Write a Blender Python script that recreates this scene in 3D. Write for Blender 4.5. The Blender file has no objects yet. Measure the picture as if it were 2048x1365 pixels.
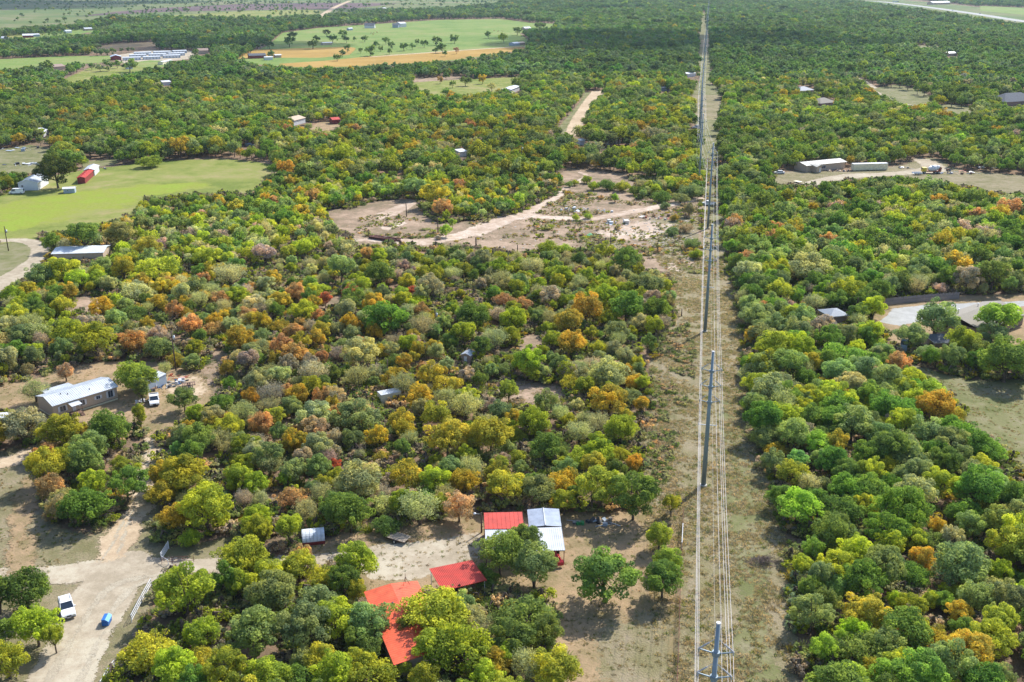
import bpy, math, numpy as np
from mathutils import Matrix, Vector
rng = np.random.RandomState(7)
S = bpy.context.scene
C = S.collection
rad = math.radians
# ------------------------------------------------------------------ camera, sky, sun, exposure
F = 2000.0; H = 82.0; TH = math.atan(732 / F)
cam = bpy.data.objects.new('camera', bpy.data.cameras.new('camera')); C.objects.link(cam)
cam.location = (0, 0, H); cam.rotation_euler = (math.pi / 2 - TH, 0, 0)
cam.data.sensor_width = 36; cam.data.lens = F / 2048 * 36
cam.data.clip_start = 1; cam.data.clip_end = 30000
S.camera = cam
SUN_AZ = rad(38); SUN_EL = rad(44)
W = bpy.data.worlds.new('World'); S.world = W; W.use_nodes = True
nt = W.node_tree; sky = nt.nodes.new('ShaderNodeTexSky'); sky.sky_type = 'NISHITA'; sky.sun_disc = False
sky.sun_elevation = SUN_EL; sky.sun_rotation = SUN_AZ
bg = nt.nodes['Background']; bg.inputs[1].default_value = 0.15
nt.links.new(sky.outputs[0], bg.inputs[0])
sun = bpy.data.objects.new('sun', bpy.data.lights.new('sun', 'SUN')); C.objects.link(sun)
sun.data.energy = 4.6; sun.data.angle = rad(0.53); sun.data.color = (1.0, 0.965, 0.89)
sd = Vector((math.sin(SUN_AZ) * math.cos(SUN_EL), math.cos(SUN_AZ) * math.cos(SUN_EL), math.sin(SUN_EL)))
sun.rotation_euler = sd.to_track_quat('Z', 'Y').to_euler()
S.view_settings.view_transform = 'Standard'; S.view_settings.look = 'None'
S.view_settings.exposure = 0.68; S.view_settings.gamma = 1
S.render.engine = 'CYCLES'
cy = S.cycles
cy.use_denoising = True; cy.max_bounces = 6; cy.diffuse_bounces = 4; cy.glossy_bounces = 2
cy.transparent_max_bounces = 32; cy.transmission_bounces = 3; cy.volume_bounces = 0; cy.use_adaptive_sampling = False
cy.sample_clamp_indirect = 4

# ------------------------------------------------------------------ helpers
def ray(px, py):
    a = (np.asarray(px, float) - 1024) / F; b = (682.5 - np.asarray(py, float)) / F
    return a, math.cos(TH) + b * math.sin(TH), -math.sin(TH) + b * math.cos(TH)
def G(px, py, z=0.0):           # a direction of sight meets the plane at height z
    dx, dy, dz = ray(px, py); t = (z - H) / dz
    return np.array([dx * t, dy * t, t * 0 + z])
def P(x, y, z=0.0):             # a point of the world as the lens sees it
    x = np.asarray(x, float); y = np.asarray(y, float); v = np.asarray(z, float) - H
    f = y * math.cos(TH) - v * math.sin(TH); u = y * math.sin(TH) + v * math.cos(TH)
    return 1024 + F * x / f, 682.5 - F * u / f, F / f
def tag(o, label=None, cat=None, group=None, kind=None):
    if label: o['label'] = label
    if cat: o['category'] = cat
    if group: o['group'] = group
    if kind: o['kind'] = kind
    return o
def mesh_np(name, v, f, mats=(), attr=None, mi=None):
    """v (n,3); f (m,4) quads"""
    me = bpy.data.meshes.new(name)
    v = np.asarray(v, np.float32); f = np.asarray(f, np.int32); k = f.shape[1]
    me.vertices.add(len(v)); me.vertices.foreach_set('co', v.ravel())
    me.loops.add(f.size); me.loops.foreach_set('vertex_index', f.ravel())
    me.polygons.add(len(f)); me.polygons.foreach_set('loop_start', np.arange(0, f.size, k, dtype=np.int32))
    for m in mats: me.materials.append(m)
    if mi is not None: me.polygons.foreach_set('material_index', np.asarray(mi, np.int32))
    if attr:
        for n, a in attr.items():
            at = me.attributes.new(n, 'FLOAT', 'POINT'); at.data.foreach_set('value', np.asarray(a, np.float32))
    me.update(calc_edges=True)
    return me
class MB:
    def __init__(s): s.v = []; s.f = []
    def add(s, v, f):
        o = len(s.v); s.v += [tuple(map(float, p)) for p in v]; s.f += [tuple(o + i for i in q) for q in f]; return s
    def box(s, x0, x1, y0, y1, z0, z1):
        return s.add([(x0,y0,z0),(x1,y0,z0),(x1,y1,z0),(x0,y1,z0),(x0,y0,z1),(x1,y0,z1),(x1,y1,z1),(x0,y1,z1)],
            [(3,2,1,0),(4,5,6,7),(0,1,5,4),(1,2,6,5),(2,3,7,6),(3,0,4,7)])
    def tube(s, a, b, r0, r1=None, n=6, cap=True):
        r1 = r0 if r1 is None else r1; a = Vector(a); b = Vector(b); q = (b - a).to_track_quat('Z', 'Y')
        v = [a + q @ Vector((r0*math.cos(2*math.pi*i/n), r0*math.sin(2*math.pi*i/n), 0)) for i in range(n)]
        v += [b + q @ Vector((r1*math.cos(2*math.pi*i/n), r1*math.sin(2*math.pi*i/n), 0)) for i in range(n)]
        f = [(i, (i+1) % n, n + (i+1) % n, n + i) for i in range(n)]
        if cap: f += [tuple(range(n-1, -1, -1)), tuple(range(n, 2*n))]
        return s.add(v, f)
    def prism(s, pts, y0, y1):     # outline in x,z pushed along y
        n = len(pts); v = [(x, y0, z) for x, z in pts] + [(x, y1, z) for x, z in pts]
        return s.add(v, [tuple(range(n)), tuple(range(2*n-1, n-1, -1))] + [(i, n+i, n+(i+1) % n, (i+1) % n) for i in range(n)])
    def slab(s, q, t=0.08):        # four corner points, thickness downwards
        q = [Vector(p) for p in q]; d = Vector((0, 0, -t))
        return s.add(list(q) + [p + d for p in q], [(0,1,2,3),(7,6,5,4),(1,0,4,5),(2,1,5,6),(3,2,6,7),(0,3,7,4)])
    def ball(s, c, r, n=8, m=5, sx=1, sy=1, sz=1):
        v = [(c[0], c[1], c[2] + r*sz)]
        for j in range(1, m):
            t = math.pi*j/m
            v += [(c[0]+sx*r*math.sin(t)*math.cos(2*math.pi*i/n), c[1]+sy*r*math.sin(t)*math.sin(2*math.pi*i/n), c[2]+sz*r*math.cos(t)) for i in range(n)]
        v.append((c[0], c[1], c[2] - r*sz)); f = [(0, 1+i, 1+(i+1) % n) for i in range(n)]
        for j in range(m-2):
            f += [(1+j*n+i, 1+(j+1)*n+i, 1+(j+1)*n+(i+1) % n, 1+j*n+(i+1) % n) for i in range(n)]
        L = len(v)-1; f += [(L, 1+(m-2)*n+(i+1) % n, 1+(m-2)*n+i) for i in range(n)]
        return s.add(v, f)
    def mesh(s, name, mat, smooth=False):
        me = bpy.data.meshes.new(name); me.from_pydata(s.v, [], s.f); me.materials.append(mat)
        if smooth: me.polygons.foreach_set('use_smooth', [True]*len(s.f))
        me.update(); return me
    def build(s, name, mat, parent=None, smooth=False, bev=0):
        o = bpy.data.objects.new(name, s.mesh(name, mat, smooth)); C.objects.link(o)
        if parent: o.parent = parent
        if bev:
            b = o.modifiers.new('bevel', 'BEVEL'); b.width = bev; b.segments = 2
        return o
def empty(name, loc, rz=0.0, **k):
    o = bpy.data.objects.new(name, None); C.objects.link(o); o.location = tuple(map(float, loc)); o.rotation_euler = (0, 0, rz)
    o.empty_display_size = 0.5
    return tag(o, **k)
def copy_tree(o, parent=None):
    c = o.copy(); C.objects.link(c); c.parent = parent
    for ch in [x for x in o.children if x is not c]: copy_tree(ch, c)
    return c

# ------------------------------------------------------------------ materials
def new_mat(name):
    m = bpy.data.materials.new(name); m.use_nodes = True
    return m, m.node_tree, m.node_tree.nodes['Principled BSDF'], m.node_tree.nodes['Material Output']
def N(nt, t, **k):
    n = nt.nodes.new(t)
    for a, b in k.items():
        if a.startswith('i_'): n.inputs[int(a[2:])].default_value = b
        else: setattr(n, a, b)
    return n
def noise(nt, vec, scale, detail=3, rough=0.6):
    n = N(nt, 'ShaderNodeTexNoise'); n.inputs['Scale'].default_value = scale; n.inputs['Detail'].default_value = detail
    n.inputs['Roughness'].default_value = rough; nt.links.new(vec, n.inputs['Vector']); return n.outputs['Fac']
def ramp(nt, fac, stops):
    r = N(nt, 'ShaderNodeValToRGB'); e = r.color_ramp.elements
    while len(e) < len(stops): e.new(0.5)
    for el, (p, c) in zip(e, stops): el.position = p; el.color = (*c, 1) if len(c) == 3 else c
    nt.links.new(fac, r.inputs[0]); return r.outputs[0]
def mixc(nt, fac, a, b, mode='MIX'):
    m = N(nt, 'ShaderNodeMix', data_type='RGBA', blend_type=mode)
    for s, x in ((0, fac), (6, a), (7, b)):
        if isinstance(x, (int, float)): m.inputs[s].default_value = x
        elif isinstance(x, tuple): m.inputs[s].default_value = (*x, 1)
        else: nt.links.new(x, m.inputs[s])
    return m.outputs[2]
def math_(nt, op, a, b=0.0):
    m = N(nt, 'ShaderNodeMath', operation=op)
    for s, x in ((0, a), (1, b)):
        if isinstance(x, (int, float)): m.inputs[s].default_value = x
        else: nt.links.new(x, m.inputs[s])
    return m.outputs[0]
def plain(name, col, rough=0.6, metal=0.0, dirt=0.15, scale=3.0, spec=0.4):
    m, nt, b, o = new_mat(name)
    tc = N(nt, 'ShaderNodeTexCoord').outputs['Object']
    f = noise(nt, tc, scale, 5); d = tuple(c * (1 - 2.2 * dirt) for c in col); l = tuple(min(1, c * (1 + dirt)) for c in col)
    nt.links.new(ramp(nt, f, [(0.3, d), (0.62, l)]), b.inputs['Base Color'])
    b.inputs['Roughness'].default_value = rough; b.inputs['Metallic'].default_value = metal
    b.inputs['Specular IOR Level'].default_value = spec
    return m
def ground_mat(name, cols, big=0.04, med=0.35, fine=2.2, edge=True, bump=0.5, speck=0.5):
    """cols: three main colours and a speck colour; edge: ragged rim driven by attribute sdf"""
    m, nt, b, out = new_mat(name)
    pos = N(nt, 'ShaderNodeNewGeometry').outputs['Position']
    n1 = noise(nt, pos, big, 4, 0.65); n2 = noise(nt, pos, med, 5, 0.7); n3 = noise(nt, pos, fine, 4, 0.75)
    k = mixc(nt, 0.5, n1, n2)
    c = ramp(nt, k, [(0.41, cols[0]), (0.5, cols[1]), (0.59, cols[2])])
    f3 = ramp(nt, n3, [(0.44, (0, 0, 0)), (0.66, (1, 1, 1))])
    c = mixc(nt, math_(nt, 'MULTIPLY', f3, speck), c, cols[3])
    f4 = ramp(nt, n3, [(0.30, (1, 1, 1)), (0.46, (0, 0, 0))])
    c = mixc(nt, math_(nt, 'MULTIPLY', f4, 0.45), c, tuple(x * 0.55 for x in cols[0]))
    nt.links.new(c, b.inputs['Base Color']); b.inputs['Roughness'].default_value = 1.0; b.inputs['Specular IOR Level'].default_value = 0.1
    bp = N(nt, 'ShaderNodeBump'); bp.inputs['Strength'].default_value = bump; bp.inputs['Distance'].default_value = 0.25
    nt.links.new(n3, bp.inputs['Height']); nt.links.new(bp.outputs[0], b.inputs['Normal'])
    if edge:
        at = N(nt, 'ShaderNodeAttribute', attribute_name='sdf').outputs['Fac']
        ne = mixc(nt, 0.35, noise(nt, pos, 0.12, 5, 0.75), noise(nt, pos, 2.5, 3, 0.8))
        a = math_(nt, 'ADD', at, math_(nt, 'MULTIPLY', math_(nt, 'SUBTRACT', ne, 0.5), 6.0))
        r = ramp(nt, math_(nt, 'ADD', math_(nt, 'MULTIPLY', a, 0.8), 0.5), [(0.485, (0, 0, 0)), (0.515, (1, 1, 1))])
        tr = N(nt, 'ShaderNodeBsdfTransparent'); mx = N(nt, 'ShaderNodeMixShader')
        nt.links.new(r, mx.inputs[0]); nt.links.new(tr.outputs[0], mx.inputs[1]); nt.links.new(b.outputs[0], mx.inputs[2])
        nt.links.new(mx.outputs[0], out.inputs[0])
    return m
def leaf_mat():
    m, nt, b, out = new_mat('foliage')
    t = N(nt, 'ShaderNodeAttribute', attribute_name='tint', attribute_type='INSTANCER').outputs['Color']
    v = N(nt, 'ShaderNodeAttribute', attribute_name='v').outputs['Fac']
    r = N(nt, 'ShaderNodeObjectInfo').outputs['Random']
    pos = N(nt, 'ShaderNodeNewGeometry').outputs['Position']
    n = noise(nt, pos, 0.45, 2)
    k = math_(nt, 'ADD', math_(nt, 'MULTIPLY', v, 0.95), math_(nt, 'MULTIPLY', n, 0.4))
    k = math_(nt, 'ADD', k, math_(nt, 'MULTIPLY', r, 0.12))
    br = ramp(nt, k, [(0.25, (0.55, 0.64, 0.75)), (0.6, (1.0, 1.0, 1.0)), (0.95, (1.7, 1.5, 1.0))])
    n2 = noise(nt, pos, 0.28, 3, 0.6); sel = ramp(nt, math_(nt, 'SUBTRACT', n2, math_(nt, 'MULTIPLY', v, 0.22)), [(0.30, (0, 0, 0)), (0.52, (0.62, 0.62, 0.62))])
    t = mixc(nt, sel, t, mixc(nt, 0.45, t, (0.13, 0.20, 0.05)))
    c = mixc(nt, 1.0, t, br, 'MULTIPLY')
    d = N(nt, 'ShaderNodeBsdfDiffuse'); l = N(nt, 'ShaderNodeBsdfTranslucent'); mx = N(nt, 'ShaderNodeMixShader'); mx.inputs[0].default_value = 0.42
    nt.links.new(c, d.inputs[0]); nt.links.new(c, l.inputs[0])
    nt.links.new(d.outputs[0], mx.inputs[1]); nt.links.new(l.outputs[0], mx.inputs[2]); nt.links.new(mx.outputs[0], out.inputs[0])
    nt.nodes.remove(b)
    return m
M = dict(
    leaf=leaf_mat(), bark=plain('bark', (0.13, 0.10, 0.08), 0.95, dirt=0.25, spec=0.1),
    ofw=plain('off_white_roof', (0.50, 0.48, 0.43), 0.6, dirt=0.12, scale=0.7), slate=plain('slate_grey_roof', (0.20, 0.23, 0.28), 0.7, dirt=0.1),
    steel=plain('weathered_steel', (0.20, 0.26, 0.31), 0.55, 0.25, 0.06, 0.6),
    galv=plain('galvanised_metal', (0.45, 0.47, 0.5), 0.45, 0.5, 0.08), conc=plain('concrete', (0.5, 0.47, 0.42), 0.9),
    wire=plain('aluminium_wire', (0.62, 0.58, 0.58), 0.5, 0.0, 0.03), ins=plain('insulator_grey', (0.38, 0.38, 0.4), 0.5),
    white=plain('white_paint', (0.62, 0.63, 0.66), 0.45, dirt=0.06), wmetal=plain('white_metal_roof', (0.54, 0.57, 0.61), 0.5, 0.0, 0.09, 0.5),
    gmetal=plain('grey_metal_roof', (0.42, 0.47, 0.56), 0.4, 0.15, 0.08, 0.8), silver=plain('silver_roof', (0.60, 0.64, 0.70), 0.45, 0.0, 0.12, 1.2),
    red=plain('red_metal_roof', (0.50, 0.048, 0.03), 0.5, dirt=0.12, scale=0.8), red2=plain('coral_metal_roof', (0.62, 0.10, 0.04), 0.55, dirt=0.13, scale=0.7),
    maroon=plain('dark_red_wall', (0.22, 0.03, 0.03), 0.6), tan=plain('tan_siding', (0.46, 0.36, 0.27), 0.8, dirt=0.07), cream=plain('cream_paint', (0.70, 0.65, 0.47), 0.6, dirt=0.08, scale=1.0),
    shingle=plain('brown_shingle', (0.26, 0.235, 0.2), 0.95, dirt=0.14, scale=6), dshingle=plain('dark_shingle', (0.10, 0.11, 0.13), 0.95, dirt=0.12, scale=6),
    brick=plain('pale_brick', (0.3, 0.22, 0.18), 0.9, dirt=0.1, scale=8), bluegrey=plain('blue_grey_siding', (0.30, 0.36, 0.44), 0.7, dirt=0.05),
    glass=plain('dark_glass', (0.03, 0.045, 0.07), 0.12, dirt=0.1, spec=0.8), black=plain('black_rubber', (0.02, 0.02, 0.022), 0.8), dark=plain('dark_metal', (0.06, 0.06, 0.07), 0.5),
    carwhite=plain('white_car_paint', (0.78, 0.79, 0.82), 0.25, dirt=0.03, spec=0.6), carblue=plain('dark_blue_paint', (0.02, 0.05, 0.12), 0.25, spec=0.6),
    blue=plain('blue_paint', (0.02, 0.13, 0.42), 0.5, dirt=0.06), lblue=plain('light_blue_lid', (0.10, 0.33, 0.70), 0.45, dirt=0.06),
    rust=plain('rusty_steel', (0.13, 0.05, 0.04), 0.85, dirt=0.3, scale=1.5), wood=plain('grey_wood', (0.3, 0.25, 0.2), 0.9, dirt=0.18, scale=5), brownwood=plain('brown_wood', (0.18, 0.11, 0.08), 0.9, dirt=0.2, scale=4),
    polewood=plain('creosote_pole', (0.10, 0.065, 0.05), 0.9, dirt=0.15), tractor=plain('red_enamel', (0.5, 0.02, 0.03), 0.35, spec=0.6), orange=plain('orange_rust_paint', (0.33, 0.09, 0.04), 0.6, dirt=0.15),
    green=plain('green_paint', (0.03, 0.25, 0.08), 0.5), stone=plain('pale_stone', (0.55, 0.5, 0.45), 0.95, dirt=0.15), yellow=plain('yellow_paint', (0.6, 0.45, 0.05), 0.5), tanfence=plain('grey_picket', (0.24, 0.22, 0.22), 0.9, dirt=0.2, scale=6),
    asphalt=plain('asphalt_pale', (0.2, 0.2, 0.2), 0.9), hay=plain('dry_hay', (0.35, 0.27, 0.16), 1.0, dirt=0.2, scale=8), brush=plain('dead_brush', (0.16, 0.12, 0.11), 1.0, dirt=0.3, scale=6),
    led=plain('clear_lens', (0.6, 0.6, 0.55), 0.2))

# ------------------------------------------------------------------ ground sheets
def sdf_poly(x, y, poly):
    poly = np.asarray(poly, float); n = len(poly); d = np.full(x.shape, 1e18); ins = np.zeros(x.shape, bool)
    for i in range(n):
        ax, ay = poly[i]; bx, by = poly[(i+1) % n]; ex, ey = bx-ax, by-ay; wx, wy = x-ax, y-ay
        t = np.clip((wx*ex+wy*ey)/(ex*ex+ey*ey+1e-9), 0, 1); d = np.minimum(d, (wx-ex*t)**2+(wy-ey*t)**2)
        c = (ay > y) != (by > y); ins ^= c & (x < ex*(y-ay)/(ey if abs(ey) > 1e-9 else 1e-9)+ax)
    return np.where(ins, np.sqrt(d), -np.sqrt(d))
def sdf_line(x, y, pts, w):
    d = np.full(x.shape, 1e18); w = np.broadcast_to(np.asarray(w, float), (len(pts),))
    for i in range(len(pts)-1):
        (ax, ay), (bx, by) = pts[i], pts[i+1]; ex, ey = bx-ax, by-ay; wx, wy = x-ax, y-ay
        t = np.clip((wx*ex+wy*ey)/(ex*ex+ey*ey+1e-9), 0, 1)
        d = np.minimum(d, np.sqrt((wx-ex*t)**2+(wy-ey*t)**2)-(w[i]*(1-t)+w[i+1]*t)/2)
    return -d
def gp(pts): return [tuple(G(a, b)[:2]) for a, b in pts]
def smooth_line(pts, k=5):
    p = np.array(pts, float); p = np.vstack([2*p[0]-p[1], p, 2*p[-1]-p[-2]]); o = []
    for i in range(1, len(p)-2):
        for t in np.linspace(0, 1, k, endpoint=False):
            o.append(0.5*((2*p[i])+(-p[i-1]+p[i+1])*t+(2*p[i-1]-5*p[i]+4*p[i+1]-p[i+2])*t*t+(-p[i-1]+3*p[i]-3*p[i+1]+p[i+2])*t**3))
    o.append(p[-2]); return [tuple(q) for q in o]
BOXES = []
CLEAR = []        # sdf functions of ground where no tree stands
def patch(name, pts, mat, width=None, cell=None, clear=True, label=None, soft=1.0, margin=0.0, layer=None):
    w = gp(pts)
    if width is not None: w = smooth_line(w)
    a = np.array(w); pad = 3 * soft + (np.max(width) / 2 + 1 if width is not None else 0)
    x0, y0 = a.min(0) - pad; x1, y1 = a.max(0) + pad; dist = max(80, y0)
    if cell is None: cell = max(0.7, min(dist / 300, 12))
    if width is not None: cell = min(cell, max(0.7, np.min(width) / 3))
    if width is not None:
        f = lambda x, y: sdf_line(x, y, w, np.interp(np.linspace(0, 1, len(w)), np.linspace(0, 1, max(2, np.size(width))), np.resize(width, max(2, np.size(width)))))
    else: f = lambda x, y: sdf_poly(x, y, w)
    nx = int((x1-x0)/cell)+2; ny = int((y1-y0)/cell)+2
    X, Y = np.meshgrid(x0+np.arange(nx)*cell, y0+np.arange(ny)*cell)
    s = f(X, Y) / soft; keep = s > -2.6
    q = keep[:-1, :-1] | keep[1:, :-1] | keep[:-1, 1:] | keep[1:, 1:]
    j, i = np.nonzero(q); b = j*nx+i; fc = np.stack([b, b+1, b+nx+1, b+nx], 1)
    used = np.unique(fc); mp = np.zeros(nx*ny, np.int64); mp[used] = np.arange(len(used)); fc = mp[fc]
    lay = 1 + max([l for (bx, l) in BOXES if bx[0] < x1 and bx[1] > x0 and bx[2] < y1 and bx[3] > y0] + [0]); BOXES.append(((x0, x1, y0, y1), lay))
    z = 0.004 * lay; v = np.stack([X.ravel()[used], Y.ravel()[used], np.full(len(used), z)], 1)
    o = bpy.data.objects.new(name, mesh_np(name, v, fc, [mat], {'sdf': s.ravel()[used]})); C.objects.link(o)
    tag(o, label, kind='structure')
    if clear: CLEAR.append((f, margin, (x0, x1, y0, y1)))
    return o
GM = dict(
    forest=ground_mat('forest_floor', [(0.12, 0.085, 0.06), (0.20, 0.135, 0.095), (0.28, 0.165, 0.11), (0.14, 0.135, 0.06)], edge=False),
    corridor=ground_mat('dry_grass', [(0.22, 0.19, 0.10), (0.285, 0.235, 0.15), (0.33, 0.265, 0.19), (0.18, 0.185, 0.075)], big=0.06, med=0.16, fine=3.5, speck=0.55, bump=1.0),
    yard=ground_mat('yard_dirt', [(0.20, 0.16, 0.08), (0.30, 0.215, 0.13), (0.38, 0.26, 0.16), (0.20, 0.17, 0.08)], big=0.07),
    gravel=ground_mat('caliche_gravel', [(0.31, 0.26, 0.19), (0.385, 0.325, 0.245), (0.45, 0.40, 0.31), (0.29, 0.24, 0.175)], big=0.08, med=0.5, speck=0.3, bump=0.2),
    sand=ground_mat('sandy_track', [(0.36, 0.27, 0.18), (0.45, 0.345, 0.235), (0.53, 0.43, 0.31), (0.31, 0.24, 0.16)], med=0.6, speck=0.3, bump=0.2),
    clay=ground_mat('bare_clay', [(0.18, 0.14, 0.09), (0.29, 0.205, 0.15), (0.42, 0.30, 0.225), (0.16, 0.14, 0.075)], big=0.05, med=0.25, fine=1.2, speck=0.75),
    pale=ground_mat('pale_caliche', [(0.36, 0.27, 0.20), (0.48, 0.38, 0.30), (0.60, 0.51, 0.43), (0.33, 0.24, 0.18)], med=0.3, fine=1.0, speck=0.7),
    rut=ground_mat('wheel_rut', [(0.34, 0.29, 0.22), (0.39, 0.34, 0.26), (0.43, 0.38, 0.30), (0.31, 0.27, 0.21)], med=1.0, speck=0.3),
    meadow=ground_mat('meadow_grass', [(0.13, 0.165, 0.035), (0.205, 0.22, 0.06), (0.28, 0.24, 0.11), (0.17, 0.21, 0.035)], big=0.02, med=0.09, fine=0.9, speck=0.4, bump=0.3),
    bright=ground_mat('bright_grass', [(0.22, 0.23, 0.07), (0.205, 0.24, 0.035), (0.20, 0.27, 0.03), (0.29, 0.27, 0.09)], big=0.03, med=0.15, fine=0.9, speck=0.35, bump=0.3),
    pasture=ground_mat('green_pasture', [(0.11, 0.19, 0.04), (0.16, 0.23, 0.055), (0.21, 0.235, 0.08), (0.24, 0.22, 0.10)], big=0.006, med=0.03, fine=0.2, speck=0.3, bump=0.1),
    crop=ground_mat('orange_crop', [(0.29, 0.185, 0.05), (0.34, 0.21, 0.055), (0.39, 0.25, 0.075), (0.27, 0.21, 0.07)], big=0.008, med=0.04, fine=0.3, speck=0.3, bump=0.1),
    range=ground_mat('rangeland', [(0.09, 0.14, 0.045), (0.145, 0.17, 0.06), (0.22, 0.19, 0.11), (0.07, 0.12, 0.035)], big=0.004, med=0.012, fine=0.06, speck=0.6, bump=0.1),
    purple=ground_mat('dark_purplish', [(0.09, 0.06, 0.07), (0.125, 0.08, 0.085), (0.17, 0.115, 0.10), (0.09, 0.085, 0.05)], big=0.004, med=0.02, fine=0.08, speck=0.4, bump=0.1),
    scrub=ground_mat('weedy_dirt', [(0.17, 0.15, 0.075), (0.24, 0.20, 0.12), (0.30, 0.24, 0.17), (0.14, 0.15, 0.07)], big=0.07, med=0.3, fine=2.0, speck=0.7, bump=0.8),
    road=ground_mat('paved_road', [(0.31, 0.31, 0.30), (0.36, 0.36, 0.35), (0.41, 0.41, 0.40), (0.29, 0.29, 0.28)], speck=0.2, bump=0.05),
    field2=ground_mat('short_green_grass', [(0.135, 0.14, 0.06), (0.19, 0.18, 0.09), (0.24, 0.21, 0.135), (0.13, 0.16, 0.05)], big=0.05, med=0.2, fine=2.0, speck=0.5))
me = bpy.data.meshes.new('ground')
me.from_pydata([(-9000, -1500, 0), (9000, -1500, 0), (9000, 14000, 0), (-9000, 14000, 0)], [], [(0, 1, 2, 3)]); me.materials.append(GM['forest'])
gr = bpy.data.objects.new('ground', me); C.objects.link(gr); tag(gr, 'brown leaf-littered ground under the oak woods', kind='structure')

# far country first
patch('rangeland', [(-200,60),(0,60),(60,63),(230,58),(330,40),(480,46),(620,42),(650,36),(720,30),(760,20),(900,18),(960,22),(1000,8),(1000,-8),(-200,-8)], GM['range'], soft=12, clear=False, label='open brushy rangeland at the far left edge of the view')
patch('dark_band', [(150,34),(230,24),(330,16),(470,9),(640,6),(800,7),(700,18),(560,20),(330,24)], GM['purple'], soft=14, clear=False, label='dark purplish band across the rangeland')  # band of darker, purplish ground colour
patch('field', [(-80,85),(0,82),(80,77),(160,66),(150,58),(210,50),(330,45),(470,38),(640,28),(640,20),(500,22),(330,32),(150,50),(0,62),(-80,66)], GM['meadow'], soft=10, clear=False)
patch('pasture', [(-120,142),(0,141),(70,134),(200,126),(232,120),(228,112),(120,113),(0,119),(-120,124)], GM['pasture'], soft=3, label='green strip of pasture left of the storage sheds')
patch('pasture', [(170,66),(215,64),(225,50),(165,55),(90,62),(90,70),(40,80),(0,88),(60,86),(150,72)], GM['pasture'], soft=4, clear=False)
patch('gravel_yard', [(235,127),(300,127),(380,118),(395,103),(300,100),(225,112)], GM['gravel'], soft=2, label='pale gravel yard around the storage sheds')
patch('pasture', [(270,140),(330,134),(345,122),(300,121),(275,124)], GM['pasture'], soft=2)
patch('clearing', [(120,168),(165,166),(200,155),(262,148),(300,138),(275,132),(185,134),(165,142),(130,158)], GM['meadow'], soft=2)
patch('clearing', [(175,100),(230,98),(318,92),(318,84),(232,88),(190,94)], GM['yard'], soft=3)
patch('pasture', [(470,122),(495,112),(540,88),(565,66),(640,56),(760,48),(880,40),(1000,38),(1060,46),(1110,48),(1110,56),(1060,58),(1040,68),(1062,84),(1050,98),(930,120),(820,128),(690,135),(600,137),(520,130),(480,126)], GM['pasture'], soft=3, label='broad green pasture with scattered oaks beyond the woods')
patch('crop_field', [(472,119),(545,116),(640,116),(700,110),(712,97),(700,94),(600,97),(500,100),(478,110)], GM['crop'], soft=2, clear=False, label='upper left strip of orange crop field')
patch('crop_field', [(560,134),(640,136),(800,129),(920,119),(1050,100),(1048,93),(900,103),(740,113),(660,121),(560,128)], GM['crop'], soft=2, clear=False, label='lower strip of orange crop field along the woods')
patch('road', [(640,36),(652,26),(672,14),(700,2)], GM['sand'], width=14, soft=2, label='pale dirt road running away over the rangeland')
patch('road', [(745,114),(840,107),(940,100),(1048,93)], GM['sand'], width=7, soft=1.5)
patch('meadow', [(815,186),(830,164),(880,160),(960,158),(1030,154),(1045,160),(1030,178),(960,190),(880,192)], GM['meadow'], soft=2, label='small grassy meadow among the woods')
patch('clearing', [(815,166),(830,158),(925,152),(920,160),(860,163)], GM['clay'], soft=2)
patch('track', [(1130,268),(1150,240),(1172,212),(1186,186)], GM['field2'], width=12, soft=1)
patch('road', [(1143,270),(1157,240),(1180,205),(1198,184)], GM['sand'], width=[8, 9, 11], soft=1, label='pale caliche road cutting through the woods')
patch('verge', [(1600,-14),(1700,-6),(1800,0),(1900,8),(2048,26),(2200,46),(2200,90),(2048,56),(1900,36),(1760,18),(1640,4)], GM['range'], soft=4, clear=False)
patch('highway', [(1640,-12),(1700,0),(1765,4),(1850,14),(1950,28),(2048,43),(2200,60)], GM['road'], width=26, soft=2, margin=10, label='grey divided highway crossing the top right corner')
patch('pasture', [(1960,22),(2048,30),(2100,30),(2048,16),(1960,12)], GM['pasture'], soft=4)
patch('clearing', [(1822,97),(1878,97),(1885,92),(1830,91)], GM['field2'], soft=3)
# power line corridor
patch('corridor', [(1322,1365),(1290,1040),(1283,900),(1302,790),(1300,720),(1345,650),(1338,560),(1300,520),(1395,520),(1402,430),(1398,340),(1392,250),(1382,205),(1386,185),(1400,160),(1395,90),(1393,70),(1417,70),(1420,90),(1422,170),(1442,190),(1440,240),(1438,300),(1442,400),(1456,520),(1475,600),(1490,690),(1486,770),(1505,870),(1540,960),(1560,1020),(1578,1100),(1592,1200),(1600,1450),(1318,1460)], GM['corridor'], label='mown dry grass corridor under the power line')
patch('bare_patch', [(1365,1365),(1378,1000),(1400,800),(1400,660),(1415,650),(1418,800),(1404,1000),(1398,1365)], GM['scrub'], soft=1.6, clear=False)
patch('weedy_patch', [(1295,930),(1300,820),(1318,760),(1320,690),(1372,640),(1392,700),(1388,800),(1360,870),(1330,980)], GM['scrub'], soft=2.5, clear=False)
patch('weedy_patch', [(1490,1365),(1470,1150),(1455,980),(1440,800),(1470,800),(1500,900),(1545,1050),(1530,1200),(1560,1365)], GM['field2'], soft=3, clear=False)
patch('corridor_strip', [(1397,80),(1418,80),(1411,24),(1404,24)], GM['field2'], soft=3)
patch('track', [(1245,172),(1300,168),(1350,172),(1400,168),(1440,166)], GM['sand'], width=5, soft=1)
patch('clearing', [(1384,190),(1440,190),(1444,210),(1440,235),(1388,232),(1382,205)], GM['scrub'], soft=1.5)
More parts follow.
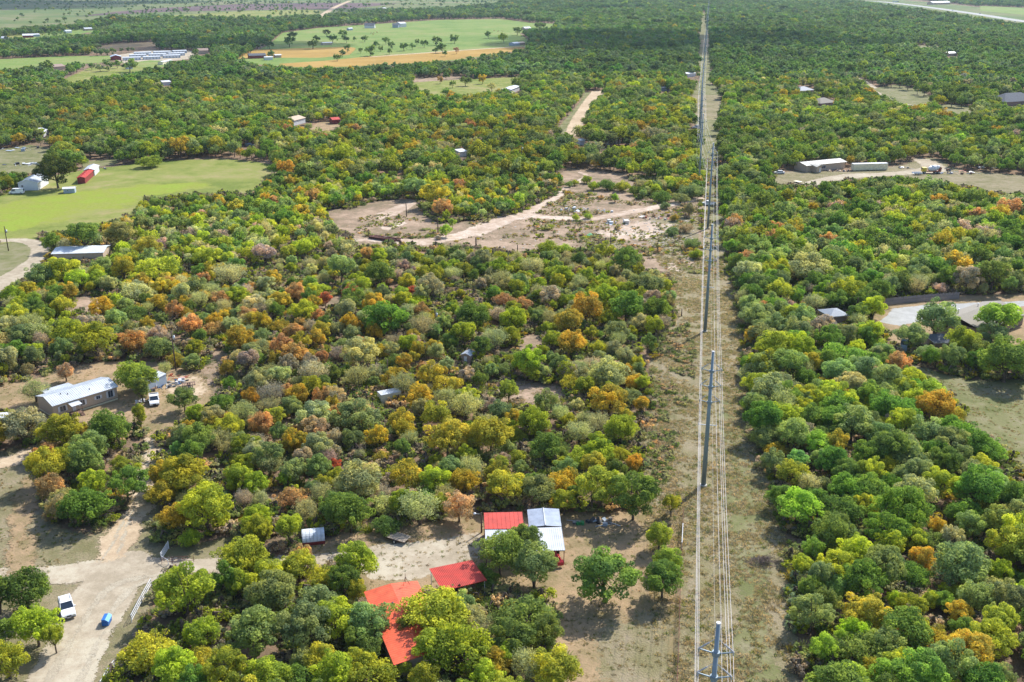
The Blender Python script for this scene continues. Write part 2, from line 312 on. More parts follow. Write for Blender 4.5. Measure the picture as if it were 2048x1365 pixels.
patch('green_strip', [(1396,95),(1418,95),(1422,170),(1442,175),(1440,190),(1384,190),(1400,160)], GM['field2'], soft=1.5, clear=False)
patch('green_strip', [(1390,240),(1440,240),(1438,330),(1442,420),(1456,500),(1430,500),(1418,400),(1400,330)], GM['field2'], soft=2, clear=False)
# quarry clearing
patch('clearing', [(655,420),(700,418),(760,400),(835,398),(850,430),(880,448),(960,440),(1030,432),(1085,402),(1128,385),(1120,350),(1135,336),(1180,342),(1250,348),(1275,370),(1270,400),(1330,398),(1400,392),(1408,520),(1330,548),(1290,525),(1215,500),(1120,503),(1000,505),(940,492),(860,498),(770,490),(712,500),(700,455)], GM['clay'], soft=1.6, label='bare rocky clearing in the middle of the woods')
patch('weedy_patch', [(1180,470),(1290,440),(1400,430),(1400,520),(1330,540),(1240,500),(1160,498)], GM['scrub'], soft=2.5, clear=False)
patch('path', [(700,480),(770,482),(850,484),(930,470),(990,450),(1040,432),(1100,436),(1180,438),(1260,425),(1330,412),(1412,394)], GM['pale'], width=[3, 7, 8, 6, 5, 5, 5], soft=1.3, label='pale dirt track winding across the bare clearing')
patch('path', [(1040,436),(1075,415),(1110,398),(1128,380),(1150,368),(1172,352),(1160,345)], GM['pale'], width=[6, 3, 2], soft=1.0)
patch('bare_patch', [(745,432),(790,412),(825,404),(830,410),(800,428),(760,440)], GM['pale'], soft=1.5, clear=False)
patch('bare_patch', [(760,455),(800,442),(812,447),(775,462)], GM['pale'], soft=1.5, clear=False)
patch('bare_patch', [(930,462),(990,430),(1040,425),(1045,432),(985,462),(960,474)], GM['pale'], soft=1.5, clear=False)
patch('gravel_patch', [(1195,458),(1300,442),(1340,450),(1330,470),(1250,485),(1200,472)], GM['pale'], soft=4.0, clear=False)
patch('gravel_patch', [(1330,545),(1360,515),(1385,495),(1392,502),(1366,540),(1345,552)], GM['pale'], soft=3, clear=False)
# gaps inside the middle woods
for g in ([(985,790),(1010,760),(1060,765),(1110,770),(1140,790),(1120,812),(1060,808),(1000,812)], [(1030,700),(1040,672),(1085,668),(1095,690),(1060,708),(1035,730)],
          [(925,800),(985,772),(990,800),(940,818)], [(640,420),(680,425),(720,455),(700,480),(660,450)], [(1235,480),(1300,482),(1330,545),(1290,540)],
          [(395,742),(430,700),(450,695),(460,720),(440,760),(425,830),(400,815),(402,780)], [(480,395),(500,325),(540,322),(552,345),(520,375)], [(640,600),(690,585),(700,610),(650,625)],
          [(740,945),(800,925),(830,935),(760,960)], [(520,995),(560,985),(600,1000),(560,1012)], [(120,620),(170,590),(240,600),(200,640)]):
    patch('clearing', g, GM['clay'], soft=1.2)
# shop yard and junction
patch('yard', [(600,1092),(690,1066),(800,1052),(965,1028),(1230,1022),(1352,1012),(1362,1030),(1358,1460),(1100,1480),(1118,1300),(1105,1200),(1000,1190),(880,1200),(860,1320),(780,1330),(730,1200),(700,1130),(620,1120)], GM['yard'], soft=1.3, label='worn dirt and grass yard around the red-roofed shop')
patch('weedy_patch', [(1180,1365),(1200,1240),(1300,1230),(1345,1240),(1345,1365)], GM['corridor'], soft=3, clear=False)
patch('gravel_yard', [(712,1122),(740,1092),(850,1082),(955,1068),(972,1110),(930,1125),(870,1145),(845,1160),(740,1162)], GM['gravel'], soft=1.0, label='pale gravel parking yard left of the shop')
patch('clearing', [(-60,925),(30,890),(60,905),(90,990),(120,1060),(180,1075),(240,1040),(262,960),(300,930),(318,1000),(310,1070),(330,1100),(470,1072),(480,1110),(440,1160),(330,1160),(262,1290),(200,1450),(-60,1450)], GM['scrub'], soft=1.5, label='weedy verge around the dirt road junction')
patch('gravel_road', [(-60,1150),(30,1152),(120,1150),(200,1140),(300,1140),(380,1138),(450,1134),(560,1125),(640,1118),(740,1110)], GM['gravel'], width=[4, 4.5, 6, 6, 3.6, 3.2, 3.2], soft=0.9, label='pale gravel drive running to the shop yard')
patch('gravel_road', [(250,1130),(225,1160),(185,1230),(150,1300),(105,1400),(60,1520)], GM['gravel'], width=[8, 8.5, 8, 8, 8], soft=0.9, label='wide caliche road beside the blue dumpster')
patch('dirt_road', [(222,1112),(236,1088),(262,1040),(285,980),(300,920),(308,860),(315,810),(312,790)], GM['sand'], width=[4.5, 5, 4.5, 4, 3.5, 3.5, 3], soft=1.6, label='sandy drive leading to the tan mobile home')
patch('wheel_rut', [(232,1120),(252,1060),(278,985),(300,905),(308,850),(318,800)], GM['rut'], width=0.6, soft=0.4, clear=False)
patch('wheel_rut', [(205,1120),(238,1062),(268,985),(291,905),(300,850),(303,800)], GM['rut'], width=0.6, soft=0.4, clear=False)
patch('dirt_road', [(40,1140),(38,1080),(50,1010),(60,960)], GM['yard'], width=3.5, soft=2, clear=False)
patch('dirt_road', [(-40,935),(40,918),(70,900)], GM['sand'], width=5, soft=1.2)
patch('wheel_rut', [(95,1365),(150,1270),(205,1190),(260,1160),(360,1146)], GM['rut'], width=0.9, soft=0.6, clear=False)
patch('wheel_rut', [(160,1365),(200,1280),(230,1215),(275,1172),(340,1150)], GM['rut'], width=0.7, soft=0.5, clear=False)
# mobile home yard
patch('yard', [(-60,790),(20,765),(80,758),(100,742),(200,725),(330,722),(400,750),(425,790),(420,830),(335,860),(300,880),(260,860),(200,845),(110,860),(80,840),(-60,830)], GM['yard'], soft=1.5, label='dry grass yard around the tan mobile home')
patch('bare_patch', [(325,775),(360,755),(400,755),(410,790),(340,800)], GM['sand'], soft=2, clear=False)
# left field and gravel loop
patch('field', [(-200,560),(-200,400),(0,392),(60,375),(110,352),(170,340),(240,332),(330,322),(440,318),(500,322),(545,330),(530,375),(490,388),(400,392),(290,402),(270,430),(200,458),(100,470),(70,480),(0,488)], GM['meadow'], soft=1.5, label='large green meadow with white house and sheds at its left')
patch('bright_grass', [(-200,470),(-200,412),(0,408),(120,388),(260,372),(400,365),(430,375),(300,392),(270,410),(120,445),(0,465)], GM['bright'], soft=5, clear=False)
patch('weedy_patch', [(160,342),(235,328),(240,318),(170,322)], GM['field2'], soft=2)
patch('pasture', [(-100,345),(0,352),(80,345),(110,330),(100,315),(0,320),(-100,318)], GM['field2'], soft=2)
patch('yard', [(-200,490),(0,488),(60,480),(95,490),(100,520),(60,555),(0,590),(-200,700)], GM['field2'], soft=1.5)
patch('gravel_road', [(-120,488),(0,482),(40,481),(72,488),(84,505),(70,525),(40,545),(0,568),(-120,640)], GM['gravel'], width=[4, 4.5, 6.5, 7, 7], soft=0.9, label='white gravel loop drive at the left edge')
# right side
patch('yard', [(1530,372),(1560,345),(1620,342),(1700,345),(1800,332),(1850,316),(1880,318),(1900,335),(1960,345),(2100,355),(2100,392),(1990,390),(1900,370),(1800,360),(1700,362),(1640,374)], GM['scrub'], soft=1.6, label='cluttered dirt yard around the tan house and white container')
patch('dirt_road', [(1610,370),(1690,354),(1760,350),(1830,344),(1870,338),(1845,320)], GM['gravel'], width=[6, 9, 7, 12, 8], soft=1.5, clear=False)
patch('yard', [(1735,640),(1770,605),(1860,592),(2048,588),(2150,600),(2150,700),(1900,700),(1790,700),(1770,670)], GM['yard'], soft=1.3, margin=-1)
patch('driveway', [(1762,645),(1785,618),(1850,610),(1960,606),(2060,602),(2060,612),(1930,626),(1850,642),(1800,652)], GM['road'], soft=0.8, label='pale parking pad beside the brown-roofed house')
patch('field', [(1800,720),(1880,745),(1935,760),(2150,760),(2150,985),(2040,940),(1990,890),(1930,850),(1900,790),(1850,765)], GM['field2'], soft=1.8, margin=0.5, label='rough green pasture at the right edge')
patch('gravel_road', [(1690,152),(1720,160),(1755,182),(1800,205),(1830,212)], GM['gravel'], width=7, soft=1.2)
patch('yard', [(1745,178),(1790,170),(1830,178),(1870,196),(1865,210),(1830,212),(1790,203)], GM['field2'], soft=1.5)
patch('yard', [(1865,214),(1900,208),(1952,216),(1950,230),(1890,231)], GM['field2'], soft=1.5)
patch('clearing', [(0,300),(60,290),(110,300),(100,325),(0,335),(-100,330),(-100,300)], GM['field2'], soft=2)
patch('yard', [(610,258),(640,245),(690,242),(700,252),(650,262)], GM['yard'], soft=1)
# ------------------------------------------------------------------ trees
def crown_geo(seed, n_leaf, leaf, n_lobe, R=4.0, zlo=2.0, zhi=7.2, fill=0.0, spiky=0.0, low=False):
    r = np.random.RandomState(seed); zc = (zlo+zhi)/2; rz = (zhi-zlo)/2
    d = r.normal(size=(n_lobe, 3)); d[:, 2] = d[:, 2]*0.9 if low else np.abs(d[:, 2])*1.0 - 0.35; d /= np.linalg.norm(d, axis=1)[:, None]
    lr = R*(0.10+0.24*r.beta(1.3, 2.2, n_lobe)); k = r.uniform(0.55, 1.12, n_lobe)
    sx, sy = r.uniform(0.85, 1.1, 2)
    lc = np.stack([d[:, 0]*(R-lr)*k*sx, d[:, 1]*(R-lr)*k*sy, zc+d[:, 2]*(rz-lr*0.5)*k], 1); lv = r.uniform(0, 1, n_lobe)
    li = r.choice(n_lobe, n_leaf, p=lr**2/np.sum(lr**2))
    q = r.normal(size=(n_leaf, 3)); q[:, 2] += 0.25; q /= np.linalg.norm(q, axis=1)[:, None]
    rr = lr[li]*r.uniform(0.5, 1.12, n_leaf)**0.5*(1+spiky*r.normal(size=n_leaf))
    p = lc[li]+q*rr[:, None]*np.array([1, 1, 0.8])
    if fill > 0:
        m = r.uniform(size=n_leaf) < fill; s = r.normal(size=(n_leaf, 3)); s /= np.linalg.norm(s, axis=1)[:, None]; s *= r.uniform(0, 0.85, n_leaf)[:, None]**0.33
        p[m] = (s*np.array([R*0.8, R*0.8, rz*0.8])+np.array([0, 0, zc]))[m]
    p[:, 2] = np.maximum(p[:, 2], 0.25)
    nrm = q*0.8+r.normal(size=(n_leaf, 3))*0.5+np.array([0, 0, 0.25]); nrm /= np.linalg.norm(nrm, axis=1)[:, None]
    t = np.cross(nrm, r.normal(size=(n_leaf, 3))); t /= np.linalg.norm(t, axis=1)[:, None]; b = np.cross(nrm, t)
    L = leaf*r.uniform(0.6, 1.35, n_leaf)[:, None]; w = r.uniform(0.45, 0.8, n_leaf)[:, None]
    v = np.stack([p-t*L*0.6, p+b*L*w*0.55+nrm*L*0.1, p+t*L*0.6, p-b*L*w*0.55+nrm*L*0.1], 1).reshape(-1, 3)
    f = np.arange(n_leaf*4).reshape(-1, 4)
    a = np.repeat(np.clip(0.6*lv[li]+0.4*r.uniform(0, 1, n_leaf), 0, 1), 4)
    return v, f, a, lc
def trunk_geo(seed, lc, zc=4.0, r0=0.2, n=5, limbs=6, multi=1):
    r = np.random.RandomState(seed+99); V = []; Fq = []
    def seg(a, b, ra, rb):
        a = np.array(a, float); b = np.array(b, float); d = b-a; d /= np.linalg.norm(d)
        u = np.cross(d, [0.3, 0.9, 0.1]); u /= np.linalg.norm(u); w = np.cross(d, u); o = sum(len(x) for x in V)
        an = np.arange(n)*2*np.pi/n; c = np.cos(an)[:, None]*u+np.sin(an)[:, None]*w
        V.append(np.vstack([a+c*ra, b+c*rb])); Fq.append(np.array([[o+i, o+(i+1) % n, o+n+(i+1) % n, o+n+i] for i in range(n)]))
    for m in range(multi):
        bx, by = r.uniform(-0.2, 0.2, 2)*(multi > 1)
        k = np.array([bx+r.uniform(-.4, .4), by+r.uniform(-.4, .4), 1.9]); seg((bx, by, -0.15), k, r0*1.25, r0*0.85)
        for i in r.choice(len(lc), min(limbs, len(lc)), replace=False):
            e = lc[i]; mid = k*0.45+e*0.55+np.array([0, 0, -0.4])+r.uniform(-.3, .3, 3); seg(k, mid, r0*0.6, r0*0.34); seg(mid, e, r0*0.34, r0*0.1)
            e2 = e+r.normal(size=3)*0.9; seg(mid, e2, r0*0.22, r0*0.06)
    return np.vstack(V), np.vstack(Fq)
VAR = {}          # lod -> list of (crown mesh, trunk mesh, joined mesh)
def make_var(lod, seed, n_leaf, leaf, n_lobe, multi=1, **k):
    v, f, a, lc = crown_geo(seed, n_leaf, leaf, n_lobe, **k); tv, tf = trunk_geo(seed, lc, multi=multi, limbs=7 if lod == 'near' else 4)
    cm = tm = None
    if lod == 'near':
        cm = mesh_np('crown', v, f, [M['leaf']], {'v': a}); tm = mesh_np('trunk', tv, tf, [M['bark']])
    jm = mesh_np('tree_mesh', np.vstack([v, tv]), np.vstack([f, tf+len(v)]), [M['leaf'], M['bark']], {'v': np.concatenate([a, np.zeros(len(tv))])},
                 np.concatenate([np.zeros(len(f)), np.ones(len(tf))]))
    VAR.setdefault(lod, []).append((cm, tm, jm))
for i in range(9): make_var('near', 10+i, 8500, 0.28, [52, 70, 44, 78, 60, 48, 72, 40, 64][i], zlo=[0.8, 0.6, 1.3, 0.5, 1.0, 0.7, 0.5, 1.5, 0.8][i], zhi=[7.0, 6.6, 7.8, 6.4, 7.2, 7.4, 6.8, 7.6, 7.0][i], fill=0.08, multi=[1, 2, 1, 3, 1, 2, 1, 2, 1][i])
for i in range(3): make_var('near', 40+i, 4200, 0.22, 44, zlo=0.8, zhi=6.6, fill=0.5, spiky=0.25, multi=3)     # 9-11 thin, airy crowns
make_var('near', 50, 5000, 0.24, 50, R=2.3, zlo=0.5, zhi=8.0, fill=0.2)                                        # 12 narrow, upright
for i in range(2): make_var('near', 60+i, 6000, 0.26, 48, zlo=0.0, zhi=4.4, fill=0.2, multi=3, low=True)                # 13, 14 low and bushy
for i in range(8): make_var('mid', 110+i, 1700, 0.54, 36+3*i, zlo=1.0, zhi=6.8+0.15*i, fill=0.12)
for i in range(2): make_var('mid', 130+i, 900, 0.5, 22, zlo=0.8, zhi=6.6, fill=0.45, spiky=0.2)
for i in range(8): make_var('far', 210+i, 380, 1.05, 18+i, zlo=0.6, zhi=6.6+0.2*i, fill=0.1)
for i in range(3): make_var('shrub', 310+i, 420, 0.28, 10, R=1.5, zlo=0.1, zhi=1.9, fill=0.3)
def brush_geo(seed, n):        # dry twigs
    r = np.random.RandomState(seed); b = np.stack([r.normal(0, .35, n), r.normal(0, .35, n), np.zeros(n)], 1)
    d = r.normal(size=(n, 3)); d[:, 2] = np.abs(d[:, 2])+0.6; d /= np.linalg.norm(d, axis=1)[:, None]; L = r.uniform(0.5, 1.5, n)[:, None]
    w = np.cross(d, r.normal(size=(n, 3))); w /= np.linalg.norm(w, axis=1)[:, None]; w *= 0.05; e = b+d*L
    return np.stack([b-w, b+w, e+w*.7, e-w*.7], 1).reshape(-1, 3), np.arange(n*4).reshape(-1, 4), np.repeat(r.uniform(0, 1, n), 4)
TW = []
for i in range(2):
    v, f, a = brush_geo(400+i, 150); TW.append(mesh_np('brush_mesh', v, f, [M['leaf']], {'v': a}))
def tuft_geo(seed, n, h=0.35, sp=0.28):
    r = np.random.RandomState(seed); b = np.stack([r.normal(0, sp, n), r.normal(0, sp, n), np.zeros(n)], 1)
    d = np.stack([r.normal(0, .5, n), r.normal(0, .5, n), np.ones(n)], 1); e = b+d*h*r.uniform(.5, 1.2, n)[:, None]
    w = np.cross(d, r.normal(size=(n, 3))); w /= np.linalg.norm(w, axis=1)[:, None]; w *= 0.07
    return np.stack([b-w, b+w, e+w*.4, e-w*.4], 1).reshape(-1, 3), np.arange(n*4).reshape(-1, 4), np.repeat(r.uniform(0, 1, n), 4)
TF = []
for i in range(3):
    v, f, a = tuft_geo(500+i, 26); TF.append(mesh_np('tuft_mesh', v, f, [M['leaf']], {'v': a}))

COL = dict(G=(.160,.270,.052), g=(.165,.240,.060), b=(.230,.300,.118), s=(.375,.390,.195), y=(.330,.385,.048), L=(.30,.41,.070), o=(.43,.345,.055),
           r=(.45,.275,.125), R=(.46,.15,.085), w=(.40,.33,.27), p=(.55,.40,.24), D=(.09,.13,.03), S=(.34,.43,.27))
WORD = dict(G='deep green', g='dark green', b='grey-green', s='pale sage', y='yellow-green', L='bright lime green', o='golden olive', r='rusty orange', R='red-leaved', w='bare greyish brown', p='peach-tinged', D='dark olive', S='silvery green')
CI = {k: i for i, k in enumerate(COL)}; CK = list(COL)
# crown centre and crown width as the photograph shows them, colour letter, optional shape
HAND = '''171 1007 100 G;253 970 80 G;95 935 80 o;99 973 58 r;171 925 75 b;50 1180 98 g;-8 1190 80 g;70 1250 98 y;12 1318 84 y;-30 1270 90 g;108 1282 50 y;369 949 98 y;325 950 60 o;410 1018 108 y;345 1035 66 o;379 1066 50 y
513 1035 66 y;513 970 54 y;489 997 42 w;581 980 76 r;673 1015 70 g;670 930 27 R;612 1018 55 s;480 1117 105 y;605 1117 50 r;578 1060 62 y;640 1144 66 y;714 1124 92 y;369 1190 112 y
547 1200 110 b;513 1262 110 b;610 1262 105 b;632 1205 84 b;294 1283 122 y;403 1262 75 y;395 1300 74 y;350 1340 90 y;444 1350 90 y;533 1345 100 y;600 1335 98 g;666 1348 90 y
714 960 108 s;700 1025 92 G;772 1035 62 g;813 950 72 o;838 1010 88 s;918 1010 72 p;930 960 62 o;1008 967 84 y;940 936 60 s;1080 977 78 b;1128 950 84 o;1186 932 58 o;1186 982 88 y;1234 943 44 g;1268 925 38 o
1128 1000 60 y;1268 997 98 g;1343 1011 44 y;1319 1073 58 y;1336 1117 64 L 1;1326 1160 84 g 0;1213 1151 132 g 0;1000 1110 100 g;1050 1080 74 g;1068 1130 100 b;968 1138 66 g;1049 1212 136 g;1025 1277 94 g
862 1224 140 y;812 1262 50 g;738 1240 106 b;735 1292 66 g;714 1285 60 g;920 1290 138 y;868 1300 90 y;988 1332 72 o;975 1355 70 y;740 1335 126 y;850 1350 70 y;1110 1338 112 y;655 1200 60 y
1600 1012 96 L;1680 1005 108 G;1799 1018 112 G;1741 950 64 y;1587 940 68 y;1620 965 54 s;1881 967 74 y;1956 975 104 G;1984 1003 64 y;1942 1050 58 b;1997 1045 74 g;1874 1050 40 o;1673 1137 78 y;1710 1105 74 y
1768 1141 92 b;1843 1117 54 o;1922 1127 110 b;2008 1095 80 y;2000 1145 54 y;1676 1170 58 b;1731 1223 96 o;1823 1215 58 y;1792 1200 44 y;1860 1202 38 y;1908 1178 42 y;1919 1223 54 o;1956 1195 74 b;2018 1200 78 b
1878 1267 88 o;1779 1284 78 b;1649 1300 60 L;1686 1281 42 L;1796 1328 72 y;1700 1353 84 L;1745 1336 48 o;1984 1281 92 y;1902 1342 92 b;1995 1352 74 b;1655 1205 54 g;1560 990 60 g
1498 505 48 r;1621 535 88 s;1495 549 62 s;1563 583 54 y;1508 635 60 b;1546 655 54 b;1748 614 50 y;1676 600 46 g;1610 636 58 b;1874 640 92 b;1820 672 62 b;1690 696 106 G;1717 648 44 s;1645 655 62 w;1925 684 70 y;1905 712 56 b;1858 694 56 b;1962 704 60 g;1985 668 56 b
1997 641 98 L;2014 716 116 G;1553 689 82 y;1597 699 68 y;1549 722 60 b;1621 730 48 o;1676 747 76 b;1724 742 68 b;1775 757 72 b;1512 764 58 y;1570 757 72 s;1826 757 54 y;1690 795 46 o;1614 792 60 y;1567 832 78 y
1870 809 80 o;1912 822 48 o;1669 836 48 o;1782 809 50 s;1580 867 74 b;1676 887 48 o;1850 865 84 b;1912 860 92 G;1973 880 84 G;1935 558 58 w;1987 552 72 g
1254 518 60 g;1292 563 74 b;1158 518 32 g;1063 529 56 s 9;1254 617 78 G;1316 617 64 G;1213 587 44 y;861 573 54 s;823 581 24 R;772 634 92 G;748 610 48 o;806 600 42 y;946 631 66 g;844 624 38 r;1025 638 56 y
926 669 60 y;987 672 62 s 9;963 696 44 g;1138 653 66 o;1145 684 66 o;1172 621 72 o;1233 662 48 b;1295 689 34 g;1216 747 92 s;1275 730 36 y;1285 764 34 y;1114 730 42 b;1056 723 70 y;1066 746 36 y;1018 781 44 L
960 757 34 g;892 754 70 o;933 795 54 y;840 795 60 o;871 833 68 y;810 860 48 o;721 706 78 s;816 686 42 y;871 706 38 s;844 734 27 r;714 750 58 s;710 836 88 b;789 713 48 g;775 761 34 o;1001 819 54 b;1093 812 50 b
1169 778 48 y;1216 802 78 o;1069 843 68 y;1097 863 30 r;981 870 92 o;895 874 96 o;1244 860 68 y;1090 897 72 g;1158 860 58 s;1045 608 44 r;1100 590 50 w;1010 590 50 r
103 484 40 g;167 477 74 g;239 470 64 b;122 538 70 y;82 545 64 b;202 530 44 b;154 556 50 y;55 583 42 o;85 590 28 r;294 494 58 o;314 521 92 y;386 487 34 y;246 539 50 y;414 511 58 y;526 508 52 w;608 491 48 y
458 542 70 s;396 573 48 b;273 570 76 s;475 590 48 y;605 621 58 y;588 587 44 r;202 614 54 o;263 614 60 g;379 652 46 r;349 624 34 r;410 628 44 b;478 675 62 o;526 662 44 b;191 682 82 y;137 669 66 y;27 700 56 G
68 713 44 b;267 682 56 r;318 689 64 b;352 710 40 o;390 696 38 y;496 723 54 w;629 744 64 w;622 778 54 y;270 748 90 L 3;284 786 38 g 12;130 745 34 p;68 778 54 s;280 843 32 y 12;41 843 96 s;120 862 92 y;219 862 86 G
92 903 48 r;178 900 72 b;366 797 58 b;390 828 40 y;379 860 34 o;444 812 58 G;520 850 56 r;594 783 23 R;554 890 52 o;513 768 62 s;444 874 58 s;632 836 74 s;680 703 48 w;330 735 30 s
112 346 74 D 2;297 311 54 L 13;163 322 24 L;40 700 40 g;700 590 44 R;650 600 30 R;735 510 34 r;1210 505 40 y;760 545 60 g;680 540 60 b;560 600 50 o;440 600 40 r;560 700 50 r;600 690 44 o;560 640 50 o;1290 362 40 s 13;1390 340 50 y 13;1385 372 56 b 14;1230 395 16 L
905 445 18 L;892 460 26 L;885 415 44 r;870 390 60 o;830 375 50 b
1350 352 56 y 13;1325 382 46 G 14;1362 386 40 b 13;1245 364 38 y 14;1215 360 42 g 14;1188 366 28 y 13;1150 360 20 y 13;1138 364 18 b 13;1174 354 24 y 13;1272 374 32 G 13;1345 455 30 b 14;1372 448 32 w 13;1385 480 36 b 13;1350 430 22 o 14;1394 500 32 y 14;1100 486 54 y 14;1132 490 36 L 14;1176 426 20 L 14;1152 430 18 y 14;1330 405 24 b 14;1378 420 26 s
538 89 20 g;578 84 24 g;585 73 20 g;625 87 26 g;632 77 18 g;653 66 16 D;665 76 22 g;684 68 20 g;693 79 16 g;729 76 18 g;709 78 8 g;772 82 16 g;752 88 15 g;740 101 26 g;721 101 11 g;761 97 12 g;784 90 16 g;808 92 22 g;824 92 16 b;834 84 11 g;848 87 18 g;873 81 22 g;885 95 26 g;871 100 14 g;890 107 12 g;909 78 20 g;913 102 12 r;674 113 19 g;684 106 17 g;694 97 15 g;541 108 18 g;468 115 15 g;779 103 11 g;977 70 16 g;1035 62 20 g;1080 49 28 g;1008 76 24 y;217 131 24 g;258 129 36 g;199 134 20 s;183 133 15 g;234 128 18 g;91 137 34 g;152 132 22 g;140 134 16 g;1731 150 19 L;1849 181 24 g;1889 181 26 g;1836 179 20 g;1817 167 28 g;1910 180 22 g;1880 202 26 y;1905 202 24 g;1924 205 22 g;1784 162 28 g;1801 163 26 g;892 151 16 g;931 161 24 g;965 159 18 o;905 168 15 g;851 188 26 g;892 185 22 g;984 171 24 s;1032 168 22 g;880 160 14 r'''
HT = []
for ln in HAND.replace('\n', ';').split(';'):
    q = ln.split(); px, py, w = map(float, q[:3]); shape = int(q[4]) if len(q) > 4 else -1
    zc = 4.2
    for _ in range(4):
        g = G(px, py, zc); sc = P(*g)[2]; r_ = w/2/sc; zc = 4.0*(r_/4.0)**0.75
    HT.append((g[0], g[1], r_*1.06, CI[q[3]], shape))
HT = np.array(HT)
# palettes of the fill, chosen by where a tree stands
def zone(px, py):
    ks = 'G g b s y L o r R w p'.split()
    def wts(**k): a = np.array([k.get(c, 0.0) for c in ks]); return a/a.sum()
    Z = np.zeros(px.shape, int)
    Z[(px < 1350) & (py > 440)] = 0
    Z[(px >= 1350) & (py > 380)] = 1
    Z[(py <= 440) & (py > 250) & (px < 1400)] = 2
    Z[(py <= 380) & (py > 150) & (px >= 1400)] = 3
    Z[(py <= 250) & (py > 120) & (px < 1400)] = 4
    Z[(py <= 150)] = 5
    Z[(px < 500) & (py > 440) & (py < 640)] = 6
    Z[(px < 560) & (py <= 380) & (py > 150)] = 7
    Z[(px < 760) & (py > 1050)] = 8
    Z[(px > 1350) & (py > 880)] = 9
    tab = [wts(g=.05, b=.14, s=.28, y=.27, o=.10, r=.04, w=.09, G=.02, L=.01), wts(G=.26, g=.10, b=.28, s=.14, y=.14, o=.03, r=.01, w=.025, L=.05), wts(g=.2, b=.18, y=.28, s=.13, o=.09, L=.03, G=.12, r=.01, w=.02),
           wts(g=.22, b=.24, G=.24, y=.16, s=.08, o=.03, L=.03, w=.01), wts(g=.30, b=.24, G=.22, y=.17, o=.04, s=.04), wts(g=.46, b=.28, G=.20, y=.04, o=.01), wts(g=.18, b=.22, s=.18, y=.2, o=.10, r=.03, w=.05),
           wts(g=.34, b=.26, G=.22, y=.10, o=.03, L=.03, s=.04), wts(y=.5, g=.15, b=.2, G=.1, o=.05), wts(G=.28, g=.14, b=.28, y=.17, o=.03, s=.06, L=.04)]
    out = np.zeros(px.shape, int)
    for z in range(10):
        m = Z == z
        if m.any(): out[m] = [CI[ks[i]] for i in rng.choice(len(ks), m.sum(), p=tab[z])]
    return out
def vnoise(x, y, s, seed):
    r = np.random.RandomState(seed); T = r.uniform(0, 1, (256, 256)); a = x/s; b = y/s; i = np.floor(a).astype(int); j = np.floor(b).astype(int); u = a-i; v = b-j; u = u*u*(3-2*u); v = v*v*(3-2*v)
    g = lambda p, q: T[p % 256, q % 256]
    return (g(i, j)*(1-u)+g(i+1, j)*u)*(1-v)+(g(i, j+1)*(1-u)+g(i+1, j+1)*u)*v
VISBOX = [(262,1160,306,1250),(588,238,611,252),(666,238,680,248),(222,104,375,121),(1612,315,1690,347),(1705,322,1780,345),(1828,330,1950,352),(60,330,230,370),(922,702,942,726),(765,787,803,806),(1600,169,1628,182),(1640,193,1668,210),(2005,187,2060,207),(1022,175,1040,187),(1322,178,1340,183),(1212,284,1244,289),(1160,285,1170,290),(795,343,804,347),
          (1375,148,1392,155),(397,100,417,109),(326,163,343,171),(109,132,130,140),(86,262,98,272),(1894,107,1914,112),(920,304,934,313),(105,497,216,520),(1625,612,1690,640),(499,110,563,121),(646,83,665,90),(1028,86,1050,91),(604,1047,648,1080),(1765,612,1870,648),(1772,595,1915,610),(488,287,507,294),(1380,250,1400,257),
          (820,412,905,446) if False else (0,0,0,0),(100,750,300,830),(265,735,400,775),(250,735,330,830),(46,66,80,76),(133,57,185,67),(1590,364,1605,370),(1545,343,1565,348)]
OPEN = [([(-300,70),(0,70),(150,58),(210,46),(330,40),(480,44),(620,41),(720,30),(900,22),(1000,12),(1000,-30),(-300,-30)], 0.045),   # rangeland: scattered
        ([(0,75),(150,62),(230,52),(230,60),(215,66),(165,72),(80,86),(0,92)], 0.15)]
